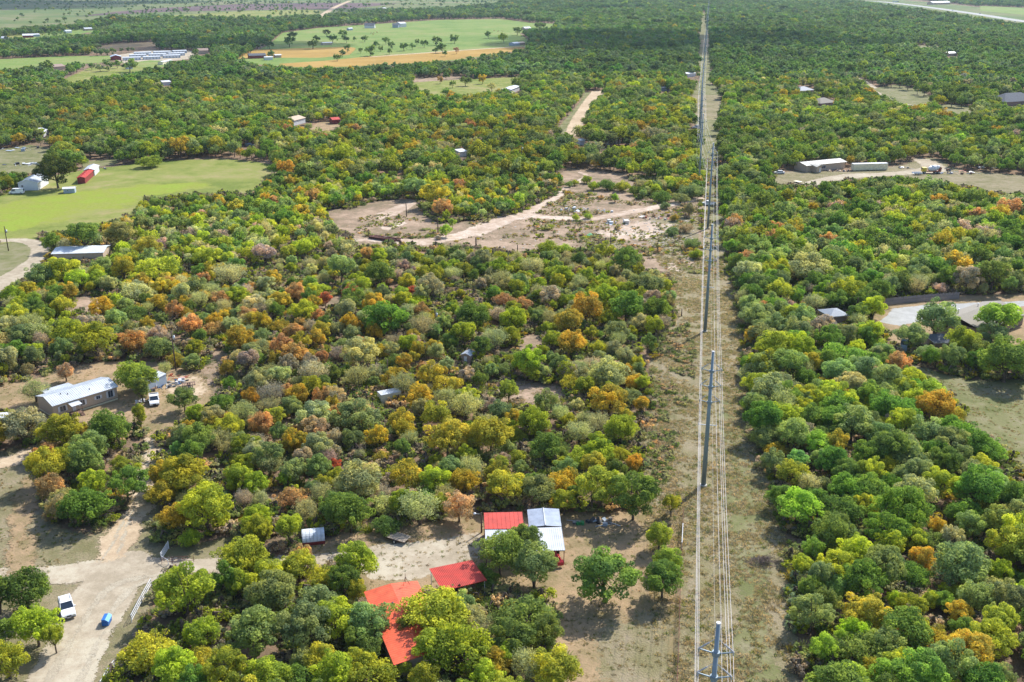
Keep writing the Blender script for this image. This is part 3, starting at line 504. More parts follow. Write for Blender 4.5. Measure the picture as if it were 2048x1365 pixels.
def fill(y0, y1, step, r0, r1):
    xs = np.arange(-0.62*y1-40, 0.62*y1+40, step); ys = np.arange(y0, y1, step*0.9)
    X, Y = np.meshgrid(xs, ys); X = X+(np.arange(len(ys)) % 2)[:, None]*step/2; X = X+rng.uniform(-.42, .42, X.shape)*step; Y = Y+rng.uniform(-.42, .42, Y.shape)*step
    X = X.ravel(); Y = Y.ravel(); m = np.abs(X) < 0.56*Y*1.02+25; X = X[m]; Y = Y[m]
    R = r0+(r1-r0)*rng.beta(1.7, 1.9, X.shape); R = R*np.where(rng.uniform(size=X.shape) < .10, 1.3, 1)*(0.82+0.36*vnoise(X, Y, 40, 21))
    if y0 < 400: q_ = P(X, Y)[0]; R = R*np.where(q_ < 1350, 0.84, 1.05)
    keep = np.ones(X.shape, bool)
    HT_ = 7.0*(R/4)**0.75
    for f, mg, (a, b, c, d) in CLEAR:           # no tree stands on open ground, nor so close in front that it would cover it
        for kz, mg2 in ((0, 0), (0.45, -.3), (0.8, -.5)):
            e = H/(H-np.minimum(HT_*kz, 30)); XX = X*e; YY = Y*e
            i = np.nonzero(keep & (XX > a) & (XX < b) & (YY > c) & (YY < d))[0]
            if len(i): s = f(XX[i], YY[i]); keep[i[s > -((0.22*R[i]+0.1+mg)*(kz == 0))+(0.25*R[i])*(kz > 0)]] = False
    X, Y, R = X[keep], Y[keep], R[keep]; px, py, _ = P(X, Y); keep = np.ones(X.shape, bool)
    for poly, dens in OPEN:
        s = sdf_poly(px, py, poly) > 0; keep &= ~s | (rng.uniform(size=X.shape) < dens*(0.3+1.9*(vnoise(X, Y, 160, 4) > .5))); R = np.where(s, R*0.55, R)
    HT_ = 7.0*(R/4)**0.75
    qx, qy, qs = P(X, Y, HT_*0.6); rw = R*qs
    for (bx0, by0, bx1, by1) in VISBOX: keep &= ~((qx+rw*.7 > bx0) & (qx-rw*.7 < bx1) & (qy+rw*.5 > by0) & (qy-rw*.75 < by1) & (py > by0+(by1-by0)*.5))
    keep &= ~((px > 1560) & (py < 60) & (py > 0) & (sdf_poly(px, py, [(1620,-10),(1765,16),(2100,66),(2100,30),(1765,-8)]) > 0))
    n = vnoise(X, Y, 14, 5)
    keep &= ~((px < 1300) & (py > 450) & (n > 0.82) & (R > 2.0)) & ~((py <= 450) & (n > 0.90)) & (rng.uniform(size=X.shape) > 0.03+0.16*((px > 330) & (px < 1290) & (py > 560) & (py < 980)))
    if True:
        for i, (hx, hy, hr, _, _) in enumerate(HT):
            keep &= (X-hx)**2+(Y-hy)**2 > (hr*0.60+R*0.50)**2
    X, Y, R = X[keep], Y[keep], R[keep]; px, py, _ = P(X, Y, 3)
    k = zone(px, py); n = vnoise(X, Y, 30, 9)
    m = (n > 0.76) & (px < 1350) & (py > 460) & (rng.uniform(size=X.shape) < 0.4); k[m] = rng.choice([CI['o'], CI['r'], CI['y'], CI['o']], m.sum())
    q = vnoise(X, Y, 38, 15)*.7+vnoise(X, Y, 11, 16)*.3; m = (px < 1330) & (py > 440) & np.isin(k, [CI['y'], CI['o'], CI['r']])
    k[m & (q < .50)] = CI['y']; k[m & (q >= .50)] = CI['o']; m2 = m & (q > .60) & (rng.uniform(size=X.shape) < .5); k[m2] = CI['r']
    m3 = (px < 1330) & (py > 440) & (q > .66) & np.isin(k, [CI['G'], CI['g'], CI['b']]) & (rng.uniform(size=X.shape) < .5); k[m3] = rng.choice([CI['w'], CI['s'], CI['p']], m3.sum(), p=[.45, .35, .2])
    return X, Y, R, k
bands = [(62, 200, 4.1, 1.4, 4.2), (200, 420, 4.0, 1.2, 3.8), (420, 900, 5.2, 1.6, 5.0), (900, 1800, 7.6, 2.4, 6.2), (1800, 4400, 12.5, 3.5, 8.5)]
A = [fill(*b) for b in bands]
X = np.concatenate([HT[:, 0]]+[a[0] for a in A]); Y = np.concatenate([HT[:, 1]]+[a[1] for a in A]); R = np.concatenate([HT[:, 2]]+[a[2] for a in A]); K = np.concatenate([HT[:, 3].astype(int)]+[a[3] for a in A])
SH = np.concatenate([HT[:, 4].astype(int), np.full(len(X)-len(HT), -1)]); hand = np.arange(len(X)) < len(HT)
NT = len(X); DIST = np.hypot(X, Y); px, py, sc = P(X, Y, 4)
near = (DIST < 300) | (hand & (DIST < 520)); mid = ~near & (DIST < 820); far = DIST >= 820
var = np.zeros(NT, int)
var[near] = rng.choice([0,1,2,3,4,5,6,7,8,13,14], near.sum())
thin = near & np.isin(K, [CI['w'], CI['s']]) & (rng.uniform(size=NT) < 0.45); var[thin] = rng.choice([9, 10, 11], thin.sum())
var[(SH >= 0) & near] = SH[(SH >= 0) & near]
var[mid] = rng.randint(0, 8, mid.sum()); m_ = mid & np.isin(K, [CI['w'], CI['s']]); var[m_] = rng.choice([8, 9], m_.sum()); var[far] = rng.randint(0, 8, far.sum())
cols = np.array([COL[k] for k in CK]); TI = cols[K]*rng.uniform(0.82, 1.18, NT)[:, None]*(1+rng.normal(0, 0.06, (NT, 3)))
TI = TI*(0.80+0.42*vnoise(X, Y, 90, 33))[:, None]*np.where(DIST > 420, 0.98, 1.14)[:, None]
TI = TI*np.where((DIST > 850)[:, None], np.array([.82, .93, 1.12]), 1.0)  # far crowns turned bluer: distance haze put into the leaf colour
TI = np.clip(TI, 0.004, 0.6)
RZ = rng.uniform(0, 6.28, NT); SX = R/4.0; SZ = (R/4.0)**0.75*rng.uniform(0.88, 1.12, NT)
SX[var == 12] = (R/2.3)[var == 12]; SZ[(var == 12) & near] = 0.75
vis = (px > -30) & (px < 2078) & (py > -10) & (py < 1400)
score = np.where(vis & near, R*sc, 0)*np.where(hand, 1.12, 1)
pick = np.argsort(-score)[:296]; isobj = np.zeros(NT, bool); isobj[pick] = True
def scatter(name, meshes, x, y, rz, s3, idx, tint, label, z=None):
    col = bpy.data.collections.new(name+'_shapes')
    for i, me in enumerate(meshes):
        o = bpy.data.objects.new('%s_shape_%02d' % (name, i), me); col.objects.link(o)
    n = len(x); me = bpy.data.meshes.new(name); me.vertices.add(n)
    me.vertices.foreach_set('co', np.stack([x, y, np.zeros(n) if z is None else z], 1).astype(np.float32).ravel())
    for nm, ty, a in (('rz', 'FLOAT', rz), ('idx', 'INT', idx)):
        at = me.attributes.new(nm, ty, 'POINT'); at.data.foreach_set('value', np.asarray(a, np.int32 if ty == 'INT' else np.float32))
    at = me.attributes.new('sc', 'FLOAT_VECTOR', 'POINT'); at.data.foreach_set('vector', np.asarray(s3, np.float32).ravel())
    at = me.attributes.new('tint', 'FLOAT_COLOR', 'POINT'); at.data.foreach_set('color', np.hstack([tint, np.ones((n, 1))]).astype(np.float32).ravel())
    o = bpy.data.objects.new(name, me); C.objects.link(o)
    g = bpy.data.node_groups.new(name, 'GeometryNodeTree'); g.interface.new_socket('Geometry', in_out='INPUT', socket_type='NodeSocketGeometry'); g.interface.new_socket('Geometry', in_out='OUTPUT', socket_type='NodeSocketGeometry')
    gi = g.nodes.new('NodeGroupInput'); go = g.nodes.new('NodeGroupOutput'); ip = g.nodes.new('GeometryNodeInstanceOnPoints'); ci = g.nodes.new('GeometryNodeCollectionInfo')
    ci.inputs['Collection'].default_value = col; ci.inputs['Separate Children'].default_value = True; ci.inputs['Reset Children'].default_value = True
    def na(nm, ty): q = g.nodes.new('GeometryNodeInputNamedAttribute'); q.data_type = ty; q.inputs['Name'].default_value = nm; return q.outputs['Attribute']
    cx = g.nodes.new('ShaderNodeCombineXYZ'); L = g.links.new
    L(na('rz', 'FLOAT'), cx.inputs[2]); L(gi.outputs[0], ip.inputs['Points']); L(ci.outputs[0], ip.inputs['Instance']); ip.inputs['Pick Instance'].default_value = True
    L(na('idx', 'INT'), ip.inputs['Instance Index']); L(cx.outputs[0], ip.inputs['Rotation']); L(na('sc', 'FLOAT_VECTOR'), ip.inputs['Scale']); L(ip.outputs[0], go.inputs[0])
    md = o.modifiers.new('scatter', 'NODES'); md.node_group = g
    return tag(o, label, kind='stuff')
offs = {'near': 0, 'mid': len(VAR['near']), 'far': len(VAR['near'])+len(VAR['mid'])}
allm = [v[2] for v in VAR['near']]+[v[2] for v in VAR['mid']]+[v[2] for v in VAR['far']]
IDX = var+np.where(near, 0, np.where(mid, offs['mid'], offs['far'])); r_ = ~isobj
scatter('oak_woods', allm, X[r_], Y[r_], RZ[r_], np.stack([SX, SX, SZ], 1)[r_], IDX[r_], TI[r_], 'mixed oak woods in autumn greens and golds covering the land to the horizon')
print('TREES', NT, 'near', near.sum(), 'mid', mid.sum())
# undergrowth: low shrubs and dry brush between the trees
def sprinkle(n, y0, y1, ok):
    u = rng.uniform(size=n); y = np.sqrt(y0**2+u*(y1**2-y0**2)); x = rng.uniform(-0.60, 0.60, n)*y; m = ok(x, y); return x[m], y[m]
def clearmask(x, y, mg=0.0):
    k = np.ones(x.shape, bool)
    for f, _, (a, b, c, d) in CLEAR:
        i = np.nonzero(k & (x > a) & (x < b) & (y > c) & (y < d))[0]
        if len(i): k[i[f(x[i], y[i]) > mg]] = False
    return k
x, y = sprinkle(42000, 75, 430, lambda x, y: clearmask(x, y, 0.6)); n = len(x); ks = rng.choice([CI[c] for c in 's w g o y b p'.split()], n, p=[.22, .2, .16, .06, .18, .15, .03])
s = rng.uniform(0.4, 1.25, n); tw = rng.uniform(size=n) < 0.3
scatter('undergrowth', [v[2] for v in VAR['shrub']]+TW, x, y, rng.uniform(0, 6.28, n), np.stack([s, s, s*rng.uniform(.6, 1.1, n)], 1), np.where(tw, rng.randint(3, 5, n), rng.randint(0, 3, n)), cols[ks]*rng.uniform(.7, 1.1, (n, 1)), 'low shrubs and dry brush growing between the oaks')
# weeds and tufts on the open ground
COR = [c for c in CLEAR]
def inpoly(poly): w = gp(poly); return lambda x, y: sdf_poly(x, y, w) > 0
cor_ok = inpoly([(1322,1400),(1290,1040),(1283,900),(1302,790),(1300,720),(1345,650),(1338,560),(1300,500),(1395,470),(1450,470),(1480,600),(1492,690),(1488,770),(1507,870),(1542,960),(1562,1020),(1580,1100),(1594,1200),(1602,1400)])
def tufts(name, ok, n, y0, y1, ks, p, label, smin=0.5, smax=1.3, xr=None):
    u = rng.uniform(size=n); y = np.sqrt(y0**2+u*(y1**2-y0**2)); a, b = xr or (-.6, .6); x = rng.uniform(a, b, n)*y; m = ok(x, y); x, y = x[m], y[m]; n = len(x)
    dn = vnoise(x, y, 3.0, 77); m = dn > rng.uniform(.15, .8, n); x, y = x[m], y[m]; n = len(x); s = rng.uniform(smin, smax, n)
    scatter(name, TF, x, y, rng.uniform(0, 6.28, n), np.stack([s, s, s], 1), rng.randint(0, 3, n), np.array([COL2[k] for k in rng.choice(ks, n, p=p)])*rng.uniform(.8, 1.15, (n, 1)), label)
COL2 = dict(t=(.40, .33, .215), u=(.31, .26, .16), v=(.19, .225, .09), z=(.25, .27, .08), c=(.32, .21, .13), q=(.50, .43, .32))
tufts('grass_tufts', cor_ok, 60000, 90, 300, list('tuvzcq'), [.42, .14, .10, .04, .0, .30], 'tufts of dry grass and weeds on the mown corridor', 0.35, 0.85, (0.1, 0.34))
yard_ok = lambda x, y: ~clearmask(x, y) & ~((np.abs(x+53) < 14) & (np.abs(y-115) < 24)) & (y < 215) & ~cor_ok(x, y)
tufts('weeds', yard_ok, 40000, 88, 215, list('tuvzcq'), [.3, .3, .15, .1, .05, .1], 'sparse weeds and grass tufts over the yards and verges', 0.25, 0.6)
far_cor = inpoly([(1398,180),(1436,180),(1438,300),(1442,400),(1456,500),(1400,500),(1408,400),(1400,330),(1392,250)])
pl_ = smooth_line(gp([(700,480),(770,482),(850,484),(930,470),(990,450),(1040,432),(1100,436),(1180,438),(1260,425),(1330,412),(1412,394)])); pl2_ = smooth_line(gp([(1040,436),(1075,415),(1110,398),(1128,380),(1150,368),(1172,352)]))
onpath = lambda x, y: (sdf_line(x, y, pl_, 8.0) > 0) | (sdf_line(x, y, pl2_, 4.0) > 0)
quarry_ok = inpoly([(690,455),(760,420),(880,450),(1030,440),(1130,385),(1290,400),(1400,400),(1400,520),(1290,520),(1000,500),(770,490)])
x, y = sprinkle(110000, 280, 500, lambda x, y: (quarry_ok(x, y) & (vnoise(x, y, 9, 31)*.6+vnoise(x, y, 2.5, 32)*.4 > .47) & ~onpath(x, y)) | (cor_ok(x, y) & (vnoise(x, y, 9, 3) > .6)) | (far_cor(x, y) & (vnoise(x, y, 8, 6) > .45))); n = len(x); s = rng.uniform(.08, .34, n)*np.where(rng.uniform(size=n) < .10, 2.3, 1)*np.where(vnoise(x, y, 14, 12) > .6, 1.5, 1)
k = rng.choice([CI[c] for c in 's w p o y g'.split()], n, p=[.3, .22, .13, .08, .17, .1])
scatter('scrub', [v[2] for v in VAR['shrub']]+TW, x, y, rng.uniform(0, 6.28, n), np.stack([s, s, s*.8], 1), rng.randint(0, 5, n), cols[k]*1.05, 'low weedy scrub scattered over the bare clearing')
# weeds thicket strip at the corridor's left side
wx = inpoly([(1295,930),(1300,820),(1318,760),(1320,690),(1372,640),(1392,700),(1388,800),(1360,870),(1330,980)])
x, y = sprinkle(30000, 150, 245, wx); n = len(x); m = vnoise(x, y, 4, 8) > .35; x, y = x[m], y[m]; n = len(x); s = rng.uniform(.2, .6, n)
scatter('weed_thicket', [v[2] for v in VAR['shrub']]+TW, x, y, rng.uniform(0, 6.28, n), np.stack([s, s, s*.7], 1), rng.randint(0, 5, n), cols[rng.choice([CI[c] for c in 's g b w p'.split()], n, p=[.4, .15, .15, .15, .15])], 'knee-high weed thicket on the left side of the corridor')
# ------------------------------------------------------------------ steel monopoles and wires
def monopole(x, y, L, ang, label):
    r = empty('power_pole', (x, y, 0), ang, label=label, cat='power pole', group='steel monopoles of the power line')
    MB().tube((0, 0, 0.25), (0, 0, L), 0.42, 0.2, 12).build('shaft', M['steel'], r, True)
    MB().tube((0, 0, L), (0, 0, L+0.12), 0.23, 0.21, 12).build('cap', M['white'], r)
    MB().tube((0, 0, 0), (0, 0, 0.3), 0.62, 0.62, 12).build('footing', M['conc'], r)
    for lv in (3.4, 6.2, 8.95):
        z = L-lv
        MB().tube((0, 0, z-0.22), (0, 0, z+0.22), 0.40, 0.40, 8).build('collar', M['steel'], r)
        for s in (-1, 1):
            a = MB().tube((0.22*s, 0, z), (1.62*s, 0, z+0.35), 0.085, 0.06).build('arm', M['steel'], r)
            b = MB().tube((1.62*s, 0, z+0.38), (0.72*s, 0, z+1.15), 0.085, 0.085, 8).tube((0.72*s, 0, z+1.15), (0.22*s, 0, z+1.6), 0.03)
            b.build('insulator', M['ins'], r)
            MB().tube((1.62*s, 0, z+0.4), (1.62*s, 0, z+0.02), 0.09, 0.09).build('clamp', M['galv'], a)
    c = MB().box(-1.6, 1.5, 0.28, 0.42, 11.2, 11.34).build('crossarm', M['galv'], r)
    for xx in (-1.5, 0.75, 1.4): MB().tube((xx, 0.35, 11.34), (xx, 0.35, 11.62), 0.07, 0.05, 6).build('pin_insulator', M['ins'], c)
    st = MB()
    for k in range(30): st.tube((0.2, 0, 3+k*0.7), (0.52*(1 if k % 2 else 1), 0, 3+k*0.7), 0.014, n=4)
    tag(st.build('step_bolts', M['galv'], r), kind='stuff')
    return r
PB = [(4.0, -2, 24.5), (19.5, 79.5, 24.5), (32.7, 152.0, 24.5), (47.2, 230.6, 26.8), (67.3, 336.4, 29.2), (77.5, 412, 29), (91, 488, 29), (105.5, 570, 29)]
while PB[-1][1] < 2700: x_, y_, _ = PB[-1]; PB.append((x_+0.187*92, y_+92, 27))
order = 'unused first second third fourth fifth sixth seventh eighth ninth tenth eleventh twelfth thirteenth fourteenth fifteenth sixteenth seventeenth eighteenth nineteenth twentieth'.split()+['twenty-'+x for x in 'first second third fourth fifth sixth seventh eighth ninth'.split()]+['thirtieth']+['thirty-'+x for x in 'first second third fourth fifth sixth'.split()]
for i, (x, y, L) in enumerate(PB):
    j0 = PB[max(0, i-1)]; j1 = PB[min(len(PB)-1, i+1)]; ang = -math.atan2(j1[0]-j0[0], j1[1]-j0[1])
    if i == 0: continue
    if i == 1: lb = 'nearest grey steel power pole, its top just above the bottom edge'
    elif i <= 12: lb = 'grey steel power pole, %s in the line counted from the bottom of the photo' % order[i]
    else: lb = 'tiny distant steel power pole, %s of the line towards the horizon' % order[i]
    if i == 1: proto = monopole(x, y, L, ang, lb); continue
    if i < 5: p = monopole(x, y, L, ang, lb)
    elif i < 9:
        p = copy_tree(proto4); p.location = (x, y, 0); p.rotation_euler = (0, 0, ang); p['label'] = lb
    else:
        p = bpy.data.objects.new('power_pole', far_pole if i > 9 else MB().tube((0, 0, 0), (0, 0, 27), 0.42, 0.2, 6).box(-1.7, 1.7, -.1, .1, 23.5, 23.7).box(-1.7, 1.7, -.1, .1, 20.8, 21).box(-1.7, 1.7, -.1, .1, 18, 18.2).mesh('power_pole', M['steel']))
        if i == 9: far_pole = p.data
        C.objects.link(p); p.location = (x, y, 0); p.rotation_euler = (0, 0, ang); tag(p, lb, 'power pole', 'steel monopoles of the power line')
    if i == 4: proto4 = p
def wire(lab, dx, dz, z_abs=None, r=0.045, sag=1.3, dy=0.0):
    mb = MB(); prev = None; pts = []
    for i in range(min(len(PB), 30)-1):
        (xa, ya, La), (xb, yb, Lb) = PB[i], PB[i+1]; d = Vector((xb-xa, yb-ya, 0)).normalized(); n = Vector((d.y, -d.x, 0))
        a = Vector((xa, ya, (La-dz) if z_abs is None else z_abs))+n*dx+d*dy; b = Vector((xb, yb, (Lb-dz) if z_abs is None else z_abs))+n*dx+d*dy
        k = 10 if i < 6 else 4
        for j in range(k): t = j/k; p = a.lerp(b, t); p.z -= sag*4*t*(1-t); pts.append(p)
    for a, b in zip(pts[:-1], pts[1:]): mb.tube(a, b, r, r, 4, False)
    tag(mb.build('power_line_wire', M['wire'], None, True), lab, 'power line', 'wires strung along the steel poles')
for s, nm in ((-1, 'left'), (1, 'right')):
    for lv, w in ((3.4, 'upper'), (6.2, 'middle'), (8.95, 'lower')):
        wire('%s pale conductor on the %s side of the steel poles' % (w, nm), 1.62*s, lv-0.02, r=0.022)
wire('thin shield wire at the very top of the steel poles', 0.3, 0.2, r=0.012, sag=0.9)
wire('thin distribution wire on the left end of the low crossarm', -1.5, 0, 11.62, 0.011, 0.9, 0.35)
wire('thin distribution wire just right of the pole shafts', 0.75, 0, 11.62, 0.011, 0.9, 0.35)
wire('thin distribution wire on the right end of the low crossarm', 1.4, 0, 11.62, 0.011, 0.9, 0.35)

# ------------------------------------------------------------------ wooden poles
def wood_pole(b, t, label, r=0.15, transformer=False, lamp=False, crossarm=False, group=None, post=False):
    g = G(*b); h = 1.0
    for z in np.arange(0.5, 16, 0.05):
        if P(g[0], g[1], z)[1] <= t[1]: h = z; break
    h = min(h, 13)
    e = empty('wooden_post' if post else 'utility_pole', (g[0], g[1], 0), label=label, cat='wooden post' if post else 'utility pole', group=group)
    MB().tube((0, 0, -0.2), (0, 0, h), r*1.15, r*0.8, 8).build('shaft', M['polewood'], e, True)
    if transformer:
        c = MB().tube((0.42, 0, h-2.1), (0.42, 0, h-1.2), 0.24, 0.24, 10).ball((0.42, 0, h-1.2), 0.24, 10, 4, sz=0.4).build('transformer', M['galv'], e, True)
        MB().tube((0.42, 0, h-1.15), (0.42, 0, h-0.85), 0.05, 0.04).build('bushing', M['ins'], c)
        MB().box(0.1, 0.3, -0.05, 0.05, h-1.8, h-1.7).build('bracket', M['galv'], e)
    if crossarm: MB().box(-1.1, 1.1, -0.06, 0.06, h-0.5, h-0.35).build('crossarm', M['brownwood'], e)
    if lamp:
        a = MB().tube((0, 0, h-0.3), (-0.9, -0.3, h), 0.03).build('lamp_arm', M['galv'], e)
        MB().ball((-1.0, -0.33, h), 0.24, 8, 5, sz=0.7).build('lamp_head', M['white'], a, True)
    return e, (g[0], g[1], h)
wood_pole((17, 502), (8, 453), 'wooden utility pole with a grey transformer inside the gravel loop', transformer=True)
_, mhp = wood_pole((352, 742), (337, 662), 'leaning tall wooden utility pole with transformer behind the mobile home shed', transformer=True)
wood_pole((871, 664), (868, 618), 'dark utility pole with pale transformer deep in the middle woods', transformer=True)
wood_pole((776, 759), (774, 719), 'bare dark post rising from golden oaks below the middle pole', 0.14, post=True)
wood_pole((655, 365), (645, 275), 'tall thin wooden pole beside the brushy edge of the meadow', 0.14)
wood_pole((1043, 335), (1041, 290), 'wooden pole with a pale top near the hidden white roof', 0.14, transformer=True)
wood_pole((137, 312), (133, 283), 'thin pole behind the big olive oak by the white house', 0.14, crossarm=True)
wood_pole((1712, 632), (1711, 596), 'rusty brown pole beside the small silver-roofed hut', 0.16)
wood_pole((963, 1066), (964, 1026), 'pole with white yard lamp at the shop corner', 0.12, lamp=True)
for k, (b, t, w) in enumerate([((813, 434), (813, 404), 'dark post standing alone at the top left of the bare clearing'), ((876, 468), (876, 436), 'dark post beside the lime green bush in the clearing'),
        ((952, 495), (952, 475), 'short thick dark post below the pale dirt track'), ((1035, 512), (1035, 490), 'thin dark post at the woods edge under the track'), ((1221, 498), (1221, 468), 'dark post on the right side of the bare clearing')]):
    wood_pole(b, t, w, 0.22 if k == 2 else 0.16, group='old posts around the bare clearing', post=True)
wood_pole((1363, 633), (1363, 618), 'short blackened stump post on the left corridor edge', 0.13, post=True)

# ------------------------------------------------------------------ buildings
def frame(A, B): d = Vector((B[0]-A[0], B[1]-A[1], 0)); return math.atan2(d.y, d.x), d.length
def ribbed(parent, q, n, mat, t=0.07, rib=0.045, name='roof', w=0.05):
    """roof sheet with raised seams running from edge 0-1 to edge 3-2"""
    q = [Vector(p) for p in q]; mb = MB(); mb.slab(q, t); up = Vector((0, 0, rib))
    for i in range(n+1):
        u = i/n; a = q[0].lerp(q[1], u); b = q[3].lerp(q[2], u); s = (q[1]-q[0]).normalized()*w/2
        a2, b2 = a.lerp(b, 0.004), a.lerp(b, 0.996); lo = Vector((0, 0, -0.01))
        mb.add([a2-s+lo, a2+s+lo, b2+s+lo, b2-s+lo, a2-s*.5+up, a2+s*.5+up, b2+s*.5+up, b2-s*.5+up], [(4,5,6,7), (0,1,5,4), (1,2,6,5), (2,3,7,6), (3,0,4,7)])
    return mb.build(name, mat, parent)
def window(parent, x0, x1, z0, z1, y=0.0, shutters=False, sy=-1, frame_m='white'):
    f = MB(); t = 0.07
    for a in ((x0-t, x1+t, z0-t, z0), (x0-t, x1+t, z1, z1+t), (x0-t, x0, z0, z1), (x1, x1+t, z0, z1)): f.box(a[0], a[1], y-0.05, y+0.03, a[2], a[3])
    f.box((x0+x1)/2-0.02, (x0+x1)/2+0.02, y-0.045, y+0.03, z0, z1)
    fo = f.build('window', M[frame_m], parent); MB().box(x0, x1, y-0.02, y+0.02, z0, z1).build('pane', M['glass'], fo)
    if shutters:
        for s in (x0-0.07-0.32, x1+0.08): MB().box(s, s+0.3, y-0.04, y-0.003, z0, z1).build('shutter', M['white'], parent)
def house(name, label, cat, A, B, eave, depth, ridge, roofm='wmetal', wallm='tan', nr=0, along='x', over=0.35, wins=(), doors=(), group=None, shut=False, px=True, base=0.0, vents=0):
    A = G(*A)[:2] if px else A; B = G(*B)[:2] if px else B; ang, L = frame(A, B)
    e = empty(name, (A[0], A[1], base), ang, label=label, cat=cat, group=group)
    if along == 'x':
        w = MB(); D = depth; v = [(0,0,0),(L,0,0),(L,D,0),(0,D,0),(0,0,eave),(L,0,eave),(L,D,eave),(0,D,eave),(0,D/2,ridge-.06),(L,D/2,ridge-.06)]
        w.add(v, [(0,1,5,4),(2,3,7,6),(1,2,6,9,5),(3,0,4,8,7)])
        o = over; q1 = [(-o,-o,eave-.02),(L+o,-o,eave-.02),(L+o,D/2,ridge),(-o,D/2,ridge)]; q2 = [(-o,D/2,ridge),(L+o,D/2,ridge),(L+o,D+o,eave-.02),(-o,D+o,eave-.02)]
    else:
        w = MB(); D = depth; v = [(0,0,0),(L,0,0),(L,D,0),(0,D,0),(0,0,eave),(L,0,eave),(L,D,eave),(0,D,eave),(L/2,0,ridge-.06),(L/2,D,ridge-.06)]
        w.add(v, [(0,1,5,8,4),(2,3,7,9,6),(1,2,6,5),(3,0,4,7)])
        o = over; q1 = [(-o,D+o,eave-.02),(-o,-o,eave-.02),(L/2,-o,ridge),(L/2,D+o,ridge)]; q2 = [(L/2,D+o,ridge),(L/2,-o,ridge),(L+o,-o,eave-.02),(L+o,D+o,eave-.02)]
    w.build('wall', M[wallm], e)
    if nr: ribbed(e, q1, nr, M[roofm]); ribbed(e, q2, nr, M[roofm])
    else: MB().slab(q1, .12).build('roof', M[roofm], e); MB().slab(q2, .12).build('roof', M[roofm], e)
    for (x0, x1, z0, z1) in wins: window(e, x0, x1, z0, z1, -0.02, shut)
    for (x0, x1, z1) in doors:
        d = MB().box(x0, x1, -0.06, -0.003, 0.02, z1).build('door', M['white'], e); MB().ball((x1-0.12, -0.1, 1.0), 0.05, 6, 4).build('handle', M['dark'], d)
    return e, L
def V3(p): return Vector(tuple(map(float, p)))
def loc3(e, *pts): return [V3(p)-e.location for p in pts]
# shop: red roof, grey shed, white lean-to -- measured corners
sh = empty('shop_building', (-4.2, 132.4, 0), label='low shop with bright red metal roof and long white lean-to in front', cat='workshop')
q = loc3(sh, G(967.8, 1025.8, 3.9), G(969.6, 1058.4, 3.35), G(1048, 1057.3, 3.35), G(1044.3, 1024, 3.9))
ribbed(sh, [q[0], q[3], q[2], q[1]], 9, M['red'], name='red_roof', rib=0.04)
b = q; w = MB()
for (a, c) in ((0, 1), (1, 2), (2, 3), (3, 0)):
    ia = b[a]*1; ic = b[c]*1; w.add([(ia.x*.99+.03, ia.y, 0), (ic.x*.99+.03, ic.y, 0), (ic.x*.99+.03, ic.y, ic.z-.09), (ia.x*.99+.03, ia.y, ia.z-.09)], [(0, 1, 2, 3)])
w.build('wall', M['maroon'], sh)
l = loc3(sh, G(970.5, 1059.7, 3.25), G(1122.5, 1054.5, 3.25), G(1129.9, 1100.9, 2.45), G(971.5, 1104, 2.45))
ribbed(sh, l, 38, M['wmetal'], name='lean_to_roof', rib=0.05, w=0.07)
for u, e_ in ((0.0, 1), (0.33, 1), (0.66, 1), (1.0, 1)):
    p_ = l[3].lerp(l[2], u*0.985+0.005)+Vector((0, 0.15, 0)); MB().tube((p_.x, p_.y, 0), (p_.x, p_.y, p_.z-0.07), 0.055).build('post', M['rust'], sh)
    p_ = l[0].lerp(l[1], u*0.985+0.005)+Vector((0, -0.1, 0)); MB().tube((p_.x, p_.y, 0), (p_.x, p_.y, p_.z-0.07), 0.055).build('post', M['rust'], sh)
bm_ = l[3].lerp(l[2], 0.0)+Vector((0, .1, -.16)); bn = l[2]+Vector((0, .1, -.16)); MB().tube(bm_, bn, 0.06, n=4).build('beam', M['rust'], sh)
gs = empty('metal_shed', (2.6, 133.6, 0), label='blue-grey metal shed with a pale ridge cap behind the lean-to', cat='shed')
g4 = loc3(gs, G(1054.4, 1019.9, 2.9), G(1118, 1018.5, 2.9), G(1123, 1053.3, 2.9), G(1057.9, 1054.7, 2.9)); r0 = (g4[0]+g4[1])/2+Vector((0, 0, .22)); r1 = (g4[3]+g4[2])/2+Vector((0, 0, .22))
ribbed(gs, [g4[3], g4[0], r0, r1], 16, M['gmetal']); ribbed(gs, [r1, r0, g4[1], g4[2]], 16, M['gmetal'])
MB().tube(r0+Vector((0, 0, .03)), r1+Vector((0, 0, .03)), 0.11, n=6).build('ridge_cap', M['wmetal'], gs)
w = MB(); gi = [g4[0]+Vector((.15, -.15, 0)), g4[1]+Vector((-.15, -.15, 0)), g4[2]+Vector((-.15, .2, 0)), g4[3]+Vector((.15, .2, 0))]
for i in range(4): a, c = gi[i], gi[(i+1) % 4]; w.add([(a.x, a.y, 0), (c.x, c.y, 0), (c.x, c.y, c.z-.1), (a.x, a.y, a.z-.1)], [(0, 1, 2, 3)])
w.build('wall', M['bluegrey'], gs)
